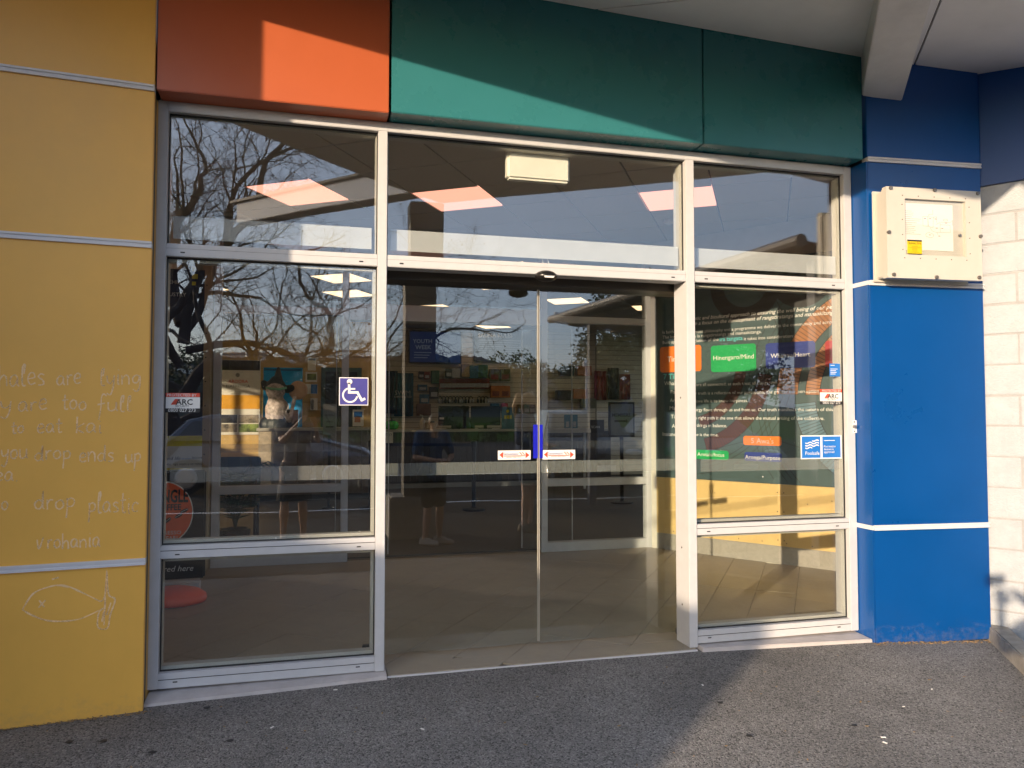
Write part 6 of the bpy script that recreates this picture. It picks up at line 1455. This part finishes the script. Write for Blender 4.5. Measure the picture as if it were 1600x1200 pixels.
bare_tree('large bare tree with dark spreading limbs across the car park', (tb.x, -20.0, GZ), 12,
          [((0,0,0), (.02,0,1), 4.4, .32, 0), ((.0,0,4.2), (-.05,.05,1), 6.0, .22, 1), ((.03,0,3.6), (.35,.1,.95), 6.0, .18, 1), ((.05,0,2.0), (.62,.1,.75), 6.2, .20, 1), ((.05,.05,1.2), (.80,.25,.52), 6.6, .17, 1),
           ((-.05,.1,2.9), (-.45,.2,.85), 5.0, .14, 1), ((-.05,-.1,2.2), (-.8,-.3,.6), 4.6, .11, 1), ((.1,0,3.4), (.85,-.30,.50), 6.2, .12, 1), ((.1,-.1,4.0), (.65,.25,.80), 6.0, .12, 1)], 5)
# leafy trees and shrubs further off
def leaf_mat(n, c):
    m, N, L, P = mat_new(n); geo = N.new('ShaderNodeNewGeometry'); cr = N.new('ShaderNodeValToRGB'); e = cr.color_ramp.elements
    e[0].color = (*[x*.55 for x in c], 1); e[1].color = (*[min(1, x*1.5) for x in c], 1); L.new(geo.outputs['Random Per Island'], cr.inputs[0]); L.new(cr.outputs[0], P.inputs['Base Color']); P.inputs['Roughness'].default_value = .6
    return m
LM = [leaf_mat('leaf_dark', (.035,.06,.018)), leaf_mat('leaf_olive', (.06,.07,.02)), leaf_mat('leaf_mid', (.045,.085,.02))]
def leafy(label, x, y, h_, w_, lm, seed, n_=4200, group='trees along the far side of the field', leafs=.17):
    r_ = random.Random(seed); t = thing('leafy_tree', label, 'tree', (x, y, GZ), group)
    MB().tube([(x, y, gz2), (x+.1, y, h_*.35), (x+.15, y+.1, h_*.6)], [h_*.032, h_*.025, h_*.014], 8).build('trunk', M_bark, t, smooth=True)
    cl = [(Vector((x+r_.gauss(0, w_*.24), y+r_.gauss(0, w_*.24), h_*r_.uniform(.38, .88))), r_.uniform(.13, .24)*w_) for _ in range(16)]
    mb = MB()
    for k in range(n_):
        c_, rr_ = r_.choice(cl); d = Vector((r_.gauss(0,1), r_.gauss(0,1), r_.gauss(0,.75))); d = d.normalized()*rr_*r_.uniform(.55, 1.08); p = c_+d
        a_ = Vector((r_.gauss(0,1), r_.gauss(0,1), r_.gauss(0,1))).normalized(); b_ = a_.orthogonal().normalized(); s_ = leafs*r_.uniform(.6, 1.4)
        mb.add([p-a_*s_, p+b_*s_*.5, p+a_*s_, p-b_*s_*.5], [(0,1,2,3)])
    mb.build('crown', lm, t); return t
rt = random.Random(5)
spots = [(-9,62,7,6),(-3.5,70,6,6),(3,66,6.6,6),(9,72,7.6,6.5),(13.5,64,5.8,6),(19,70,8,7),(25,66,6.6,6.5),(31,60,8.5,7),(38,64,9,7),(12,90,8,7),(-16,66,7,7),(-24,60,8,8)]
where = ('far left', 'left of the middle', 'in the middle', 'right of the middle', 'far right')
kinds = ('dark green', 'olive green', 'mid green')
for k, (x, y, h_, w_) in enumerate(spots):
    leafy('%s bushy tree, %s in the tree line beyond the field' % (kinds[k % 3], ('ninth','first','second','third','fourth','fifth','sixth','seventh','eighth','furthest back','tenth','eleventh')[k]), x, -y, h_, w_, LM[k % 3], 40+k)
for k, (px, py, Y_, h_, w_, lab) in enumerate(((935,560,-24,5.2,4.2,'tall dark shrub right of the blond person in the mirror image'),(1035,540,-17,6.2,5.0,'large dark tree behind the verandah posts'),(1120,560,-16,5.0,4.6,'olive tree beside the verandah'),(655,560,-40,5.2,4.5,'low olive tree seen beside the column'))):
    p_ = MI(px, py, .32, Y=Y_); leafy(lab, p_.x, Y_, h_, w_, LM[k % 2], 70+k, 6500, 'trees round the car park', .075)
# shrubs along the edge of the car park
for k, (x, w_) in enumerate(((-12,3),(-8.4,2.6),(-4.9,2.8),(-1.2,2.6),(2.2,2.9),(6.0,2.7),(10,3.2))):
    r_ = random.Random(90+k); t = thing('shrub', '%s low shrub along the back edge of the car park' % ('leftmost','second','third','fourth','fifth','sixth','rightmost')[k], 'shrub', (x, -33, GZ), 'shrubs along the car park'); mb = MB()
    for q in range(1800):
        d = Vector((r_.gauss(0,1), r_.gauss(0,.6), abs(r_.gauss(0,1)))).normalized(); p = Vector((x, -33, 0))+Vector((d.x*w_*.6, d.y*.9, d.z*1.25))*r_.uniform(.6,1.05); a_ = Vector((r_.gauss(0,1), r_.gauss(0,1), r_.gauss(0,1))).normalized(); b_ = a_.orthogonal().normalized(); s_ = .06*r_.uniform(.6,1.5)
        mb.add([p-a_*s_, p+b_*s_*.5, p+a_*s_, p-b_*s_*.5], [(0,1,2,3)])
    mb.build('foliage', LM[k % 3], t); MB().tube([(x,-33,gz2),(x,-33,.5)], .05, 6).build('stem', M_bark, t)
# hills
def hill(name, x0, x1, y0, depth, hgt, col, seed, nx=90, ny=24):
    mb = MB(); vs_ = []
    for j in range(ny+1):
        for i in range(nx+1):
            x = x0+(x1-x0)*i/nx; v_ = j/ny; y = y0-depth*v_
            e_ = math.sin(math.pi*min(1, i/nx))**.6*math.sin(math.pi*.5*min(1, v_*1.15))
            n_ = .55+.5*noise.noise(Vector((x*.0035+seed, v_*1.3, seed)))+.22*noise.noise(Vector((x*.013, v_*5, seed)))+.045*noise.noise(Vector((x*.07, v_*30, seed)))+.02*noise.noise(Vector((x*.25, v_*90, seed)))
            vs_.append(Vector((x, y, GZ-2+hgt*e_*max(0, n_))))
    mb.add(vs_, [(j*(nx+1)+i, j*(nx+1)+i+1, (j+1)*(nx+1)+i+1, (j+1)*(nx+1)+i) for j in range(ny) for i in range(nx)])
    o = mb.build(name, pm('hill_'+name, col, .95, 0, .5, .03, spec=0.), kind='structure'); return mb
h1 = hill('wooded_hill', -420, 160, -330, 260, 62, (.045,.055,.05), 1.3, 220)
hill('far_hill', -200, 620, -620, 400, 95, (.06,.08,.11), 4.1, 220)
# houses scattered on the hill
hs = random.Random(21); hv = [v for v in h1.v if -150 < v.x < 30 and 8 < v.z < 44]
hpick = sorted((hs.choice(hv) for _ in range(14)), key=lambda q: q.x/abs(q.y))
for k in range(14):
    v = hpick[k]; a_ = hs.uniform(8, 14); 
    t = thing('hillside_house', 'small pale house, %s from the left among the hillside houses' % ORD[k], 'house', tuple(v), 'houses on the hillside')
    MB().box(v.x-a_/2, v.x+a_/2, v.y-4, v.y+4, v.z-3, v.z+3.0).build('wall', M_white, t)
    MB().prism([(v.x-a_/2-.5, v.y+4.4, v.z+3.01), (v.x-a_/2-.5, v.y-4.4, v.z+3.01), (v.x-a_/2-.5, v.y, v.z+5.2)], (a_+1,0,0)).build('roof', pm('house_roof', (.16,.15,.15), .7), t)
    for q in (-.25, .2): MB().box(v.x+a_*q, v.x+a_*q+1.4, v.y+4.01, v.y+4.06, v.z+.6, v.z+2.0).build('window', M_black, t)
# pale lamp pole by the verandah
p_ = MI(916, 640, .32, Y=-13); lp_ = thing('lamp_pole', 'thin pale pole standing in front of the verandah', 'pole', (p_.x, -13, GZ))
MB().tube([(p_.x, -13, GZ), (p_.x, -13, 2.6)], [.045,.035], 10).build('shaft', M_trim, lp_); MB().lathe([(.09,2.6),(.11,2.7),(.03,2.78)], (p_.x, -13, 0), 14).build('cap', M_trim, lp_)
